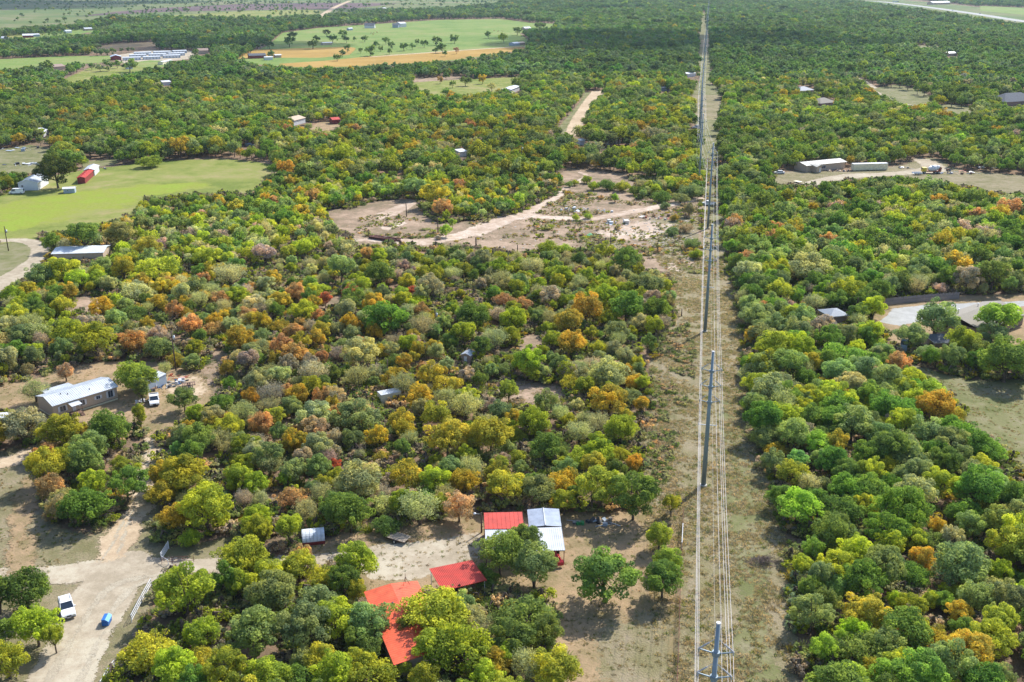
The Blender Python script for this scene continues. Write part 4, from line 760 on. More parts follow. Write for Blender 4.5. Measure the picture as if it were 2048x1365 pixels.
# carport
cp = empty('carport', (-9.5, 117.4, 0), label='red ribbed carport roof on white posts between house and big oak', cat='carport')
c4 = loc3(cp, G(858.8, 1137.8, 2.6), G(943.5, 1120.5, 2.6), G(973.4, 1160.7, 2.3), G(885, 1182.6, 2.3))
ribbed(cp, c4, 26, M['red'], name='roof', rib=0.05, w=0.08)
for i, u in ((3, 0.03), (3, 0.5), (3, 0.95), (0, 0.04), (0, 0.5), (0, 0.96)):
    p_ = (c4[3].lerp(c4[2], u)+Vector((0, .25, 0))) if i == 3 else (c4[0].lerp(c4[1], u)+Vector((0, -.25, 0)))
    MB().tube((p_.x, p_.y, 0), (p_.x, p_.y, p_.z-.07), 0.06).build('post', M['white'], cp)
MB().tube(c4[3]+Vector((0, .2, -.16)), c4[2]+Vector((0, .2, -.16)), 0.07, n=4).build('beam', M['maroon'], cp)
# house
hs = empty('house', (-16, 104.5, 0), label='long house with sunlit coral-red metal roof partly under the oaks', cat='house')
h = [G(727.3, 1178, 3.4), G(834.5, 1155.9, 3.4)]; ax = Vector((h[1][0]-h[0][0], h[1][1]-h[0][1], 0)); u_ = ax.normalized(); n_ = Vector((u_.y, -u_.x, 0)); W_ = ax.length
o_ = V3(h[0])-hs.location; o_.z = 2.9
p_ = lambda a, c, z: o_+u_*a+n_*c+Vector((0, 0, z))
Dn = 16.5
ribbed(hs, [p_(0, 0, 0), p_(0, Dn, 0), p_(W_/2, Dn, .45), p_(W_/2, 0, .45)], 40, M['red2'], rib=0.012, w=.03); ribbed(hs, [p_(W_/2, 0, .45), p_(W_/2, Dn, .45), p_(W_, Dn, 0), p_(W_, 0, 0)], 40, M['red2'], rib=0.012, w=.03)
w = MB(); i_ = .35
cr = [p_(i_, i_, -.1), p_(W_-i_, i_, -.1), p_(W_-i_, Dn-i_, -.1), p_(i_, Dn-i_, -.1)]
for i in range(4): a, c = cr[i], cr[(i+1) % 4]; w.add([(a.x, a.y, 0), (c.x, c.y, 0), c, a], [(0, 1, 2, 3)])
for c_ in (i_, Dn-i_): w.add([p_(i_, c_, -.1), p_(W_-i_, c_, -.1), p_(W_/2, c_, .36)], [(0, 1, 2)])
w.build('wall', M['tan'], hs)
vp = p_(W_*.36, 5.3, .55); MB().tube(vp, vp+Vector((0, 0, .35)), .13).ball(vp+Vector((0, 0, .42)), .17, 8, 4).build('roof_vent', M['dark'], hs)
at = V3(G(811, 1166, 3.6))-hs.location; m = MB()
for a in (0, 2.1, 4.2): m.tube(at+Vector((.55*math.cos(a), .55*math.sin(a), -.25)), at+Vector((0, 0, 1.0)), .03, n=4)
m.tube(at, at+Vector((0, 0, 1.5)), .03, n=4).build('antenna_mount', M['rust'], hs)
ac = p_(W_*.93, 7.2, 0); MB().box(ac.x-.5, ac.x+.5, ac.y-.4, ac.y+.4, ac.z-.05, ac.z+.7).build('cooler_unit', M['white'], hs, bev=.04)
# silver arched hut
ah = empty('arched_hut', tuple(G(626, 1081)), rz=rad(-78), label='silver arched metal hut with dark red end wall among the oaks', cat='shed')
m = MB(); n = 12; R_ = 1.55
for i in range(n):
    a0 = math.pi*i/n; a1 = math.pi*(i+1)/n
    m.add([(R_*math.cos(a0), -1.6, .6+R_*math.sin(a0)*.8), (R_*math.cos(a1), -1.6, .6+R_*math.sin(a1)*.8), (R_*math.cos(a1), 1.8, .6+R_*math.sin(a1)*.8), (R_*math.cos(a0), 1.8, .6+R_*math.sin(a0)*.8)], [(0, 1, 2, 3)])
m.build('roof', M['silver'], ah)
for yy in (-1.45, 1.7): MB().prism([(R_*.97, 0), (R_*.97, .6)]+[(R_*.97*math.cos(math.pi*i/8), .6+R_*.77*math.sin(math.pi*i/8)) for i in range(1, 8)]+[(-R_*.97, .6), (-R_*.97, 0)], yy, yy+.05).build('end_wall', M['maroon'], ah)
for s in (-1, 1): MB().box(s*R_-.03, s*R_+.03, -1.6, 1.8, 0, .62).build('side_wall', M['maroon'], ah)
rb = MB()
for yy in np.arange(-1.5, 1.8, .55):
    for i in range(n): a0 = math.pi*i/n; a1 = math.pi*(i+1)/n; rb.tube(((R_+.02)*math.cos(a0), yy, .6+(R_+.02)*math.sin(a0)*.8), ((R_+.02)*math.cos(a1), yy, .6+(R_+.02)*math.sin(a1)*.8), .03, n=3, cap=False)
rb.build('roof_ribs', M['galv'], ah)
# tan mobile home
A_ = G(106.5, 812.5, 3.0); B_ = G(234.5, 774.0, 3.0); ang, L = frame(A_, B_); D_ = 7.3
mh = empty('mobile_home', (A_[0], A_[1], 0), ang, label='tan mobile home with pale ribbed metal roof, shutters and front porch', cat='mobile home')
w = MB(); w.add([(0, .35, .45), (L, .35, .45), (L, D_, .45), (0, D_, .45), (0, .35, 2.95), (L, .35, 2.95), (L, D_, 2.95), (0, D_, 2.95), (0, D_/2, 3.85), (L, D_/2, 3.85)], [(0,1,5,4), (2,3,7,6), (1,2,6,9,5), (3,0,4,8,7)])
w.build('wall', M['tan'], mh); MB().box(.05, L-.05, .40, D_-.05, 0, .5).build('skirting', M['cream'], mh)
MB().box(0.01, L-.01, .33, .36, .46, .56).build('trim', M['dark'], mh)
ribbed(mh, [(-.2, 0, 2.98), (L+.2, 0, 2.98), (L+.2, D_/2, 3.95), (-.2, D_/2, 3.95)], 34, M['wmetal'], rib=.05, w=.08); ribbed(mh, [(-.2, D_/2, 3.95), (L+.2, D_/2, 3.95), (L+.2, D_+.3, 2.98), (-.2, D_+.3, 2.98)], 34, M['wmetal'], rib=.05, w=.08)
for (a, c, z0, z1, s) in ((1.3, 2.4, 1.2, 2.3, 1), (5.4, 6.3, 1.2, 2.3, 1), (8.7, 9.5, 1.5, 2.2, 1), (11.2, 12.2, 1.1, 2.5, 1)): window(mh, a, c, z0, z1, .33, bool(s))
for k in range(2): window(mh, 0, 0, 0, 0) if False else None
for (xx, yy) in ((4, 2.2), (8.2, 1.7), (2.9, 2.9)): zz = 2.98+yy/(D_/2)*.97; MB().tube((xx, yy, zz-.05), (xx, yy, zz+.3), .09).build('roof_vent', M['dark'], mh)
pr = MB().slab([(2.9, -1.5, 2.35), (5.0, -1.5, 2.35), (5.0, .3, 2.6), (2.9, .3, 2.6)], .07).build('porch_roof', M['wmetal'], mh)
for xx in (2.98, 4.92): MB().tube((xx, -1.4, 0), (xx, -1.4, 2.33), .05).build('porch_post', M['brownwood'], pr)
dk = MB().box(2.9, 5.0, -1.5, .3, .42, .5).build('deck', M['brownwood'], mh)
for xx in (2.95, 3.6, 4.3, 4.95): MB().box(xx-.03, xx+.03, -1.5, -1.44, .5, 1.35).build('railing_post', M['brownwood'], dk)
MB().box(2.9, 4.3, -1.52, -1.46, 1.352, 1.42).build('railing', M['brownwood'], dk)
for k in range(3): MB().box(4.3+k*0, 5.0, -1.8-.28*k, -1.52-.28*k, .1, .42-.13*k).build('step', M['brownwood'], dk)
d = MB().box(3.6, 4.4, .29, .345, .5, 2.45).build('door', M['white'], mh); MB().ball((4.3, .27, 1.4), .05, 6, 4).build('handle', M['dark'], d)
ad = empty('home_addition', (A_[0], A_[1], 0), ang, label='low metal-roofed addition against the back of the tan mobile home', cat='shed')
ribbed(ad, [(2.2, D_+.35, 2.6), (8.0, D_+.35, 2.6), (8.0, D_+3.9, 2.35), (2.2, D_+3.9, 2.35)], 16, M['wmetal'], rib=.05, w=.08); MB().box(2.4, 7.8, D_+.1, D_+3.7, 0, 2.3).build('wall', M['tan'], ad)
sh2, _ = house('metal_shed', 'grey-blue shed behind the leafy oak at the mobile home', 'shed', (296, 787), (334, 768), 2.3, 4.5, 2.6, 'wmetal', 'bluegrey', nr=12, over=.1)
# other left-hand buildings
house('long_shed', 'long silver-white roof of a tan shed beside the gravel loop', 'shed', (108, 527), (208, 524), 3.0, 8.5, 3.7, 'wmetal', 'tan', nr=30)
house('white_house', 'white house with pale metal roof beside the big olive oak', 'house', (38, 382), (77, 381), 3.1, 14, 4.4, 'wmetal', 'white', nr=20, along='y', wins=[(1.2, 1.9, 1.4, 2.2)])
house('garden_shed', 'small light grey-blue shed standing alone on the meadow', 'shed', (127.5, 387.5), (150, 386.5), 1.9, 3.2, 2.3, 'white', 'bluegrey', nr=10, wins=[(1.4, 1.8, .9, 1.4)])
house('red_container', 'red metal container building with white end on the meadow', 'container', (171, 367.5), (189, 351), 2.5, 3.0, 2.9, 'red', 'maroon', nr=20)
house('white_shed', 'white shed at the far end of the red container', 'shed', (190, 352), (199, 343), 2.6, 4.2, 3.3, 'white', 'white', nr=8)
house('hut', 'half-hidden white-roofed hut at the left edge below the mobile home', 'shed', (-22, 870), (12, 868), 2.2, 5, 2.8, 'wmetal', 'cream', nr=10)
# middle woods
e, _ = house('garden_shed', 'small weathered garden shed with rusty white roof in the middle woods', 'shed', (922, 726), (941, 729), 2.0, 2.6, 2.5, 'wmetal', 'brick', nr=5, along='y', over=.1, doors=[(.8, 1.5, 1.7)])
house('travel_trailer', 'low white-roofed trailer nearly buried in golden oaks', 'trailer', (763, 808), (803, 800), 1.9, 2.3, 2.0, 'wmetal', 'cream', over=.02)
# right-hand buildings
e, L = house('tan_house', 'tan house with off-white metal roof left of the long container', 'house', (1612, 345), (1689, 337), 3.0, 8, 3.9, 'ofw', 'tan', nr=24, wins=[(8.2, 11, 1.0, 2.2)], over=.6)
MB().add([(3.2, -3.2, 0), (5.8, -3.2, 0), (5.8, .1, 0), (3.2, .1, 0), (3.2, -3.2, 2.7), (5.8, -3.2, 2.7), (5.8, .1, 3.3), (3.2, .1, 3.3), (4.5, -3.2, 3.3)], [(0,1,5,8,4), (1,2,6,5), (3,0,4,7)]).build('entry_wall', M['tan'], e)
ribbed(e, [(2.6, 1.4, 3.45), (2.6, -3.6, 2.7), (4.5, -3.6, 3.35), (4.5, 1.4, 3.7)], 8, M['ofw'], name='entry_roof'); ribbed(e, [(4.5, 1.4, 3.7), (4.5, -3.6, 3.35), (6.4, -3.6, 2.7), (6.4, 1.4, 3.45)], 8, M['ofw'], name='entry_roof')
MB().box(4.6, 5.3, -3.26, -3.21, .1, 2.0).build('door', M['white'], e)
ct = empty('container', tuple(G(1706.5, 342.5)), frame(G(1706.5, 342.5), G(1778, 340.5))[0], label='long cream shipping container standing in the yard', cat='container')
m = MB(); m.box(0, 16.2, 0, 2.5, .25, 2.95); m.build('body', M['cream'], ct); MB().box(-.04, 16.24, -.04, 2.54, 2.952, 3.08).build('roof', M['white'], ct)
m = MB()
for k in range(54): m.box(.1+k*.3, .22+k*.3, -.045, -.002, .35, 2.9)
tag(m.build('side_ribs', M['cream'], ct), kind='stuff')
for xx in (0.0, 16.05): MB().box(xx-.03, xx+.18, -.06, -.047, .25, 2.95).build('corner_post', M['cream'], ct)
for xx in (.8, 8, 15): MB().box(xx-.25, xx+.25, .1, 2.4, 0, .25).build('support_block', M['wood'], ct)
def hip(label, A, B, eave, depth, ridge, roofm, wallm, name='house', over=.5, group=None):
    A = G(*A); B = G(*B); ang, L = frame(A, B); e = empty(name, (A[0], A[1], 0), ang, label=label, cat='house', group=group); o = over; D = depth; h_ = min(D, L)/2
    MB().box(0, L, 0, D, 0, eave).build('wall', M[wallm], e)
    c = [(-o, -o, eave), (L+o, -o, eave), (L+o, D+o, eave), (-o, D+o, eave)]
    r = [(h_, D/2, ridge), (L-h_, D/2, ridge)]
    MB().add(c+r, [(0, 1, 5, 4), (1, 2, 5), (2, 3, 4, 5), (3, 0, 4)]).build('roof', M[roofm], e); MB().box(-o, L+o, -o, D+o, eave-.15, eave-.01).build('fascia', M['white'], e)
    return e, L
# brown shingled house right
bh = empty('house', tuple(G(1930, 668)), label='brown-shingled house mostly hidden by oaks at the right edge', cat='house')
rt = G(2001, 601.5, 4.6); rl_ = G(1912, 633, 4.6); fr = G(2015, 606, 3.0); fl = G(1925, 672, 2.8); d1 = V3(rt)-V3(rl_)
loc = lambda p: V3(p)-bh.location
A0 = loc(rl_); B0 = loc(rt); dn = Vector((d1.y, -d1.x, 0)).normalized()
C0 = A0+dn*7+Vector((0, 0, -1.8)); D0 = B0+dn*7+Vector((0, 0, -1.8)); C1 = A0-dn*4.5+Vector((0, 0, -1.4)); D1 = B0-dn*4.5+Vector((0, 0, -1.4))
MB().slab([C0, D0, B0, A0], .12).build('roof', M['shingle'], bh); MB().slab([A0, B0, D1, C1], .12).build('roof', M['shingle'], bh)
w = MB(); k_ = [C0.lerp(D0, .02)-dn*.4, C0.lerp(D0, .98)-dn*.4, D1.lerp(C1, .02)+dn*.4, D1.lerp(C1, .98)+dn*.4]
for i in range(4): a, c = k_[i], k_[(i+1) % 4]; w.add([(a.x, a.y, 0), (c.x, c.y, 0), (c.x, c.y, 2.75), (a.x, a.y, 2.75)], [(0, 1, 2, 3)])
w.build('wall', M['brick'], bh)
for px_, py_ in ((1917, 623), (1956, 612)):
    a = loc(G(px_, py_, 4.2)); MB().tube((a.x, a.y, 3.5), (a.x, a.y, 4.8), .1).build('flue', M['galv'], bh); MB().ball((a.x, a.y, 4.85), .28, 8, 4, sz=.4).build('flue_cap', M['white'], bh)
hip('dark grey house wing shaded by the oaks under the shingled house', (1868, 704), (1908, 704), 2.4, 5, 3.6, 'dshingle', 'brick')
e, _ = house('garden_shed', 'narrow grey shed with a blue tarp half hidden in oaks', 'shed', (1799, 704), (1812, 706), 2.0, 3, 2.3, 'dshingle', 'bluegrey', over=.1)
MB().box(0, 1.4, 1.2, 2.6, 2.32, 2.42).build('tarp', M['blue'], e)
hip('small hut with silver-grey roof in the right woods', (1660, 651), (1692, 648), 2.4, 5, 3.3, 'slate', 'brick', 'hut')
hip('house with pale grey hip roof among the upper right oaks', (1600, 190), (1627, 188), 2.8, 10, 5.2, 'slate', 'tan')
hip('house with brownish hip roof beside the winding lane', (1640, 216), (1671, 213), 2.8, 11, 5.6, 'shingle', 'brick')
hip('large blue-grey hip roof at the right edge', (2008, 213), (2075, 209), 2.8, 16, 7.5, 'dshingle', 'brick')
# storage sheds
for k, (a, b, y) in enumerate([(246, 282, 119.5), (287, 321, 118), (327, 361, 115), (260, 293, 114), (299, 333, 112.4), (338, 370, 110.6), (269, 303, 109), (308, 342, 107.4), (347, 374, 105.6)]):
    w_ = ['left', 'middle', 'right'][k % 3]; rw = ['front', 'second', 'back'][k//3]
    e, L = house('storage_shed', 'white-roofed storage shed, %s one of the %s row' % (w_, rw), 'shed', (a, y+2), (b, y+1), 2.8, 8, 3.3, 'wmetal', 'bluegrey', over=.2, group='white storage sheds beyond the woods')
    for j in range(int(L//3.2)): MB().box(.5+j*3.2, 2.9+j*3.2, -.05, -.01, .05, 2.3).build('roller_door', M['white'], e)
house('red_barn', 'dark red barn at the left end of the storage sheds', 'barn', (222, 121), (243, 120.4), 3.4, 14, 5, 'gmetal', 'maroon', along='y')
FARH = [('pale house with orange-tan roof in the upper left woods', (588, 252), (611, 246), 3, 9, 4.4, 'tan', 'white'), ('shed with vivid red roof in the upper left woods', (666, 249), (680, 248), 2.6, 6, 3.6, 'red', 'maroon'),
    ('white roof peeking out near the tall wooden pole', (920, 315), (933, 313), 2.6, 7, 3.3, 'white', 'white'), ('silver roof slanting behind oaks right of the small meadow', (1022, 188), (1039, 181), 3, 7, 3.8, 'wmetal', 'white'),
    ('tiny white roof left of the caliche road', (1006, 216), (1014, 211), 2.6, 6, 3.2, 'white', 'white'), ('long low white roof right of the caliche road', (1322, 183), (1340, 182), 2.8, 8, 3.5, 'wmetal', 'bluegrey'),
    ('white roof at the road end below the caliche road', (1160, 291), (1170, 290), 2.4, 5, 3, 'white', 'white'), ('pair of white roofs, the left one, right of the lower road end', (1215, 290), (1226, 289), 2.4, 5, 3, 'white', 'white'),
    ('pair of white roofs, the right one, right of the lower road end', (1232, 288), (1242, 287), 2.4, 5, 3, 'white', 'white'), ('small white cabin among oaks above the meadow pole', (795, 347), (803, 346), 2, 3, 2.4, 'white', 'bluegrey'),
    ('white farmhouse under a dark roof on the green pasture', (729, 57), (749, 57), 4, 12, 8, 'dshingle', 'white'), ('white barn at the far side of the green pasture', (801, 55), (813, 54.5), 6, 14, 8, 'white', 'white'),
    ('dark-roofed farmhouse left of the white barn', (785, 56), (797, 56), 4, 10, 7, 'dshingle', 'bluegrey'), ('small white shed on the green pasture', (698, 61.5), (706, 61), 3, 5, 4, 'white', 'bluegrey'),
    ('long white mobile home in front of the pasture oaks', (646, 91), (665, 90), 2.8, 5, 3.4, 'white', 'tan'), ('dark red farm house in the orange field', (499, 118), (532, 117), 3, 10, 5, 'dshingle', 'maroon'),
    ('white box shed beside the dark red farm house', (530, 121), (546, 120.5), 3, 6, 3.6, 'white', 'white'), ('white and grey shed right of the dark red farm house', (551, 116), (563, 115.5), 2.6, 6, 3.4, 'white', 'tan'),
    ('small white roofed house between orange field and woods', (1028, 92), (1040, 91), 2.8, 8, 4, 'white', 'bluegrey'), ('rust-roofed shed beside the white one at the crop field end', (1040, 91), (1050, 90), 2.6, 6, 4, 'tan', 'brick'),
    ('blue-grey roof at the upper right end of the pasture', (1050, 61), (1062, 60.5), 3, 9, 5, 'gmetal', 'tan'), ('pink-roofed house left in the woods under the green strip', (109, 141), (130, 139.5), 3, 10, 5, 'brick', 'tan'),
    ('teal roofed cottage hidden by oaks near the storage sheds', (256, 139), (266, 138.5), 3, 8, 5, 'green', 'white'), ('white long roof at the left edge beyond the woods', (-4, 82), (18, 81), 3, 10, 5, 'white', 'white'),
    ('white ranch house with red wall on the far left pasture', (46, 76), (67, 75.5), 3, 10, 5, 'white', 'maroon'), ('white shed right of the far left ranch house', (68, 74), (80, 73.5), 3, 8, 4, 'white', 'bluegrey'),
    ('small white house with oaks on the left pasture', (133, 67), (144, 66.5), 3, 8, 4.5, 'wmetal', 'white'), ('pale roofed house in the left pasture grove', (145, 58), (156, 57.5), 3, 9, 5, 'wmetal', 'tan'),
    ('white-roofed barn right of the left pasture grove', (170, 62), (185, 61.5), 3, 9, 4.5, 'wmetal', 'tan'), ('pale rectangular building right of the storage sheds', (397, 109), (417, 108.5), 4, 10, 6, 'brick', 'tan'),
    ('thin white roofed shed below the storage yard', (326, 130), (345, 126), 2.6, 5, 3.2, 'white', 'cream'), ('grey metal roof low beside the thin white shed', (391, 127), (410, 126), 2.6, 9, 3.4, 'silver', 'bluegrey'),
    ('cluster of white roofs, biggest, in the upper left woods', (326, 172), (342, 171), 2.8, 8, 3.6, 'white', 'white'), ('small white roof left of the white roof cluster', (312, 171), (320, 170), 2.5, 5, 3.1, 'white', 'bluegrey'),
    ('white roof deep in the left woods above the junk yard', (86, 276), (98, 268), 2.8, 8, 3.8, 'white', 'white'), ('white mobile home at the left edge of the picture', (-6, 281), (9, 280), 2.8, 6, 3.3, 'white', 'bluegrey'),
    ('white roofed trailer below the left edge mobile home', (4, 291), (22, 289), 2.4, 4, 2.8, 'white', 'white'), ('white building by the power line crossing lane', (1375, 155), (1391, 153), 2.8, 8, 3.6, 'white', 'white'),
    ('long white roof in the upper right woods', (1894, 113), (1913, 112), 3, 9, 4.2, 'white', 'tan'), ('tiny pale roof in the upper right woods near the highway', (1722, 77), (1732, 76.5), 3, 8, 4.5, 'white', 'tan'),
    ('low pale roof left in the upper right woods', (1594, 99), (1604, 98.5), 3, 8, 4.5, 'wmetal', 'tan'), ('white farm roof on the rangeland edge', (762, 22), (774, 21.5), 4, 12, 7, 'white', 'tan'),
    ('long grey building beyond the highway', (1866, 10), (1900, 9), 6, 20, 9, 'gmetal', 'tan'), ('dark hay barn on the rangeland', (354, 50), (368, 50), 6, 18, 9, 'dshingle', 'dark'),
    ('white roof in woods between storage sheds and pasture', (387, 80), (396, 79), 3, 9, 5, 'white', 'white'), ('small pale roof near the left woods farm', (413, 81), (420, 80), 3, 8, 5, 'white', 'tan'),
    ('pale roof in the tree belt under the rangeland', (546, 50), (558, 50), 4, 10, 6, 'white', 'tan'), ('white roof at the left end of the tree belt', (455, 42), (465, 41.5), 4, 12, 6, 'white', 'white'),
    ('white roof hidden in oaks left of the bare clearing', (162, 262), (172, 260), 2.6, 7, 3.4, 'white', 'tan')]
for lb, a, b, ev, D, rd, rm, wm in FARH:
    house('far_house' if 'house' in lb else 'far_shed', lb, 'house' if 'house' in lb else 'shed', a, b, ev, D, rd, rm, wm, over=.4)
# ------------------------------------------------------------------ vehicles
def wheel(parent, x, y, r=0.36, w=0.24, name='wheel'):
    t = MB().tube((x, y-w/2, r), (x, y+w/2, r), r, r, 14).build(name, M['black'], parent, True); MB().tube((x, y-w/2-.01, r), (x, y+w/2+.01, r), r*.55, r*.55, 10).build('rim', M['galv'], t)
def car(name, label, cat, at, head, L=4.9, W=1.9, kind='suv', paint='carwhite', group=None):
    e = empty(name, (at[0], at[1], 0), head, label=label, cat=cat, group=group); h = L/2; w = W/2
    if kind == 'van': bx = (-h+.02, h-.9, h-1.5); z0, z1 = 1.15, 2.1
    elif kind == 'pickup': bx = (-.55, 1.35, .75); z0, z1 = 1.08, 1.75
    elif kind == 'sedan': bx = (-h+.75, h-1.2, h-1.9); z0, z1 = .92, 1.42
    else: bx = (-h+.12, h-1.35, h-1.95); z0, z1 = 1.05, 1.74
    mb = MB().prism([(-h, .34), (-h, z0-.12), (-h+.08, z0), (bx[1], z0), (h-.25, z0-.12), (h-.03, z0-.32), (h, .5), (h-.06, .34)], -w, w); mb.build('body', M[paint], e, bev=.07)
    b0, b1, t1 = bx; ins = .17; tb = b0+(.25 if kind != 'van' else .05)
    MB().add([(b0, -w+.05, z0), (b1, -w+.05, z0), (b1, w-.05, z0), (b0, w-.05, z0), (tb, -w+ins, z1), (t1, -w+ins, z1), (t1, w-ins, z1), (tb, w-ins, z1)],
        [(0,1,5,4), (1,2,6,5), (2,3,7,6), (3,0,4,7), (4,5,6,7)]).build('windows', M['glass'], e)
    MB().box(tb-.04, t1+.04, -w+ins-.03, w-ins+.03, z1+.002, z1+.06).build('roof', M[paint], e, bev=.02)
    pl = MB()
    for s in (-1, 1):
        pl.tube((b1-.02, s*(w-.05), z0), (t1, s*(w-ins), z1), .045, n=4); pl.tube((b0+.02, s*(w-.05), z0), (tb, s*(w-ins), z1), .06, n=4)
        for f in ((.5,) if kind in ('pickup',) else (.36, .68)): xx = b0+(b1-b0)*f; pl.tube((xx, s*(w-.045), z0), (tb+(t1-tb)*f, s*(w-ins+.005), z1), .045, n=4)
    pl.build('pillars', M[paint], e)
    if kind == 'van': MB().box(b0+.02, b0+2.9, -w+.03, -w+.06, z0, z1-.15).box(b0+.02, b0+2.9, w-.06, w-.03, z0, z1-.15).build('side_panels', M[paint], e)
    for s in (-1, 1):
        for x in (-h+.95, h-.95): wheel(e, x, s*(w-.1), .36)
        MB().box(h-.12, h+.015, s*(w-.32)-.2, s*(w-.32)+.2, .62, .78).build('headlight', M['led'], e); MB().box(-h-.015, -h+.1, s*(w-.14)-.09, s*(w-.14)+.09, .65, .95).build('tail_light', M['tractor'], e)
        MB().box(b1-.22, b1-.08, s*(w+.1)-.1, s*(w+.1)+.1, z0, z0+.16).build('mirror', M[paint], e)
    MB().box(h-.06, h+.02, -w+.6, w-.6, .52, .75).build('grille', M['dark'], e); MB().box(h-.08, h+.05, -w+.08, w-.08, .36, .5).build('bumper', M['dark'], e)
    if kind == 'suv':
        for s in (-1, 1): MB().tube((tb+.2, s*(w-ins-.1), z1+.1), (t1-.2, s*(w-ins-.1), z1+.1), .025, n=5).build('roof_rail', M['dark'], e)
        MB().box(h+.03, h+.06, -.26, .26, .42, .55).build('number_plate', M['white'], e)
    if kind == 'pickup':
        MB().box(-h+.08, -.6, -w+.12, w-.12, z0-.1, z0+.02).build('bed_floor', M['dark'], e)
        for s in (-1, 1): MB().box(-h, -.6, s*(w-.06)-.05, s*(w-.06)+.05, z0-.15, z0+.2).build('bed_side', M[paint], e)
        MB().box(-h, -h+.08, -w+.1, w-.1, z0-.15, z0+.2).build('tailgate', M[paint], e)
    return e
a = G(131, 1210); b = G(139.5, 1241); hd = math.atan2(b[1]-a[1], b[0]-a[0]); c_ = (a+b)/2
car('parked_suv', 'white SUV parked nose towards the camera on the pale gravel junction', 'car', c_, hd, 4.1, 1.8)
pg0 = G(306, 775); pg1 = G(310, 822); phd = math.atan2(pg1[1]-pg0[1], pg1[0]-pg0[0])
car('parked_pickup', 'white pickup truck parked by the tan mobile home', 'pickup truck', G(309, 806), phd, 4.8, 1.85, 'pickup')
tr = empty('cargo_trailer', tuple(G(305, 779)), phd, label='open trailer with white frame hitched behind the white pickup', cat='trailer')
MB().box(-2.2, 1.4, -.95, .95, .55, .65).build('deck', M['brownwood'], tr)
for s in (-1, 1): wheel(tr, -.3, s*1.0, .34, .2); MB().box(-2.2, 1.4, s*.95-.03, s*.95+.03, .9, 1.0).build('side_rail', M['white'], tr)
m = MB()
for xx in np.linspace(-2.2, 1.4, 5):
    for s in (-1, 1): m.box(xx-.03, xx+.03, s*.95-.03, s*.95+.03, .652, .9)
m.build('stakes', M['white'], tr); MB().box(-2.2, -.9, -.9, .9, 1.0, 1.08).build('front_rack', M['white'], tr); MB().tube((1.4, 0, .55), (2.2, 0, .5), .05).build('drawbar', M['dark'], tr)
car('parked_van', 'white van parked in front of the white house on the meadow', 'van', G(34, 388), rad(186), 5.6, 2.0, 'van')
car('parked_car', 'dark blue car nose-out under the red carport', 'car', G(901, 1189), rad(-70), 4.7, 1.85, 'sedan', 'carblue')
car('parked_car', 'white car parked where the lane crosses the power line', 'car', G(1393, 257), rad(175), 4.8, 1.9, 'suv')
car('parked_pickup', 'white pickup parked on the track under the fourth steel pole', 'pickup truck', G(1417, 411), rad(150), 5.2, 1.9, 'pickup')
car('parked_car', 'blue car half hidden in the woods above the meadow', 'car', G(500, 294), rad(10), 4.8, 1.9, 'suv', 'carblue')
car('parked_car', 'white car at the edge of the tan house yard', 'car', G(1558, 348), rad(175), 4.8, 1.9, 'sedan')
for k, (a, b) in enumerate([(1758, 1), (1790, 5), (1775, 12)]):
    e = empty('semi_truck', tuple(G(a, b)), rad(-12), label=['white semi truck on the highway, leftmost', 'white semi truck on the highway, rightmost of three', 'white semi truck on the nearer highway lane'][k], cat='truck', group='trucks on the highway')
    MB().box(-8, 7, -1.3, 1.3, 1.2, 4.1).build('trailer', M['white'], e); MB().box(7.4, 10.5, -1.2, 1.2, .8, 3.6).build('cab', M[['carwhite', 'carblue', 'carwhite'][k]], e, bev=.2)
    for x in (-6.5, -5, 6, 9.3):
        for s in (-1, 1): wheel(e, x, s*1.1, .5, .3)
for k, (a, b) in enumerate([(1738, 8), (1842, 20), (1905, 22), (1830, 17), (1985, 41), (1960, 28), (2030, 45), (1872, 24)]):
    car('highway_car', 'tiny %s car on the highway, %s from the left' % (['white', 'dark'][k % 2], ['first', 'third', 'fifth', 'second', 'seventh', 'sixth', 'eighth', 'fourth'][k]), 'car', G(a, b), rad(-12), 4.8, 1.9, 'sedan', ['carwhite', 'carblue'][k % 2], group='cars on the highway')
# tractor
t = empty('red_tractor', tuple(G(1108, 1118)), rad(-78), label='red tractor under the front edge of the white lean-to', cat='tractor')
MB().prism([(-.3, .7), (-.3, 1.25), (1.5, 1.2), (1.6, .65)], -.32, .32).build('bonnet', M['tractor'], t, bev=.05)
MB().prism([(-1.5, .6), (-1.6, 1.1), (-.8, 1.35), (-.35, 1.1), (-.3, .6)], -.45, .45).build('rear_body', M['dark'], t)
for s in (-1, 1):
    wheel(t, -1.1, s*.75, .75, .4, 'rear_wheel'); wheel(t, 1.2, s*.62, .42, .26, 'front_wheel')
    MB().prism([(-1.9, 1.0), (-1.6, 1.55), (-.7, 1.6), (-.3, 1.2)], s*.75-.22, s*.75+.22).build('fender', M['tractor'], t)
st = MB().box(-1.25, -.75, -.25, .25, 1.36, 1.5).box(-1.32, -1.22, -.25, .25, 1.4, 1.95).build('seat', M['black'], t)
MB().tube((-.1, 0, 1.2), (-.45, 0, 1.75), .03).build('steering_column', M['dark'], t); MB().tube((1.0, .1, 1.2), (1.0, .1, 1.9), .04).build('exhaust', M['dark'], t)
for s in (-1, 1): MB().tube((.3, s*.55, .9), (2.3, s*.55, 1.0), .08, n=5).build('loader_arm', M['tractor'], t)
MB().prism([(2.2, .5), (2.25, 1.2), (2.6, .9), (2.7, .45)], -.8, .8).build('loader_bucket', M['tractor'], t)
im = empty('farm_implement', tuple(G(1092, 1112)), label='red and black farm implement beside the red tractor', cat='farm implement')
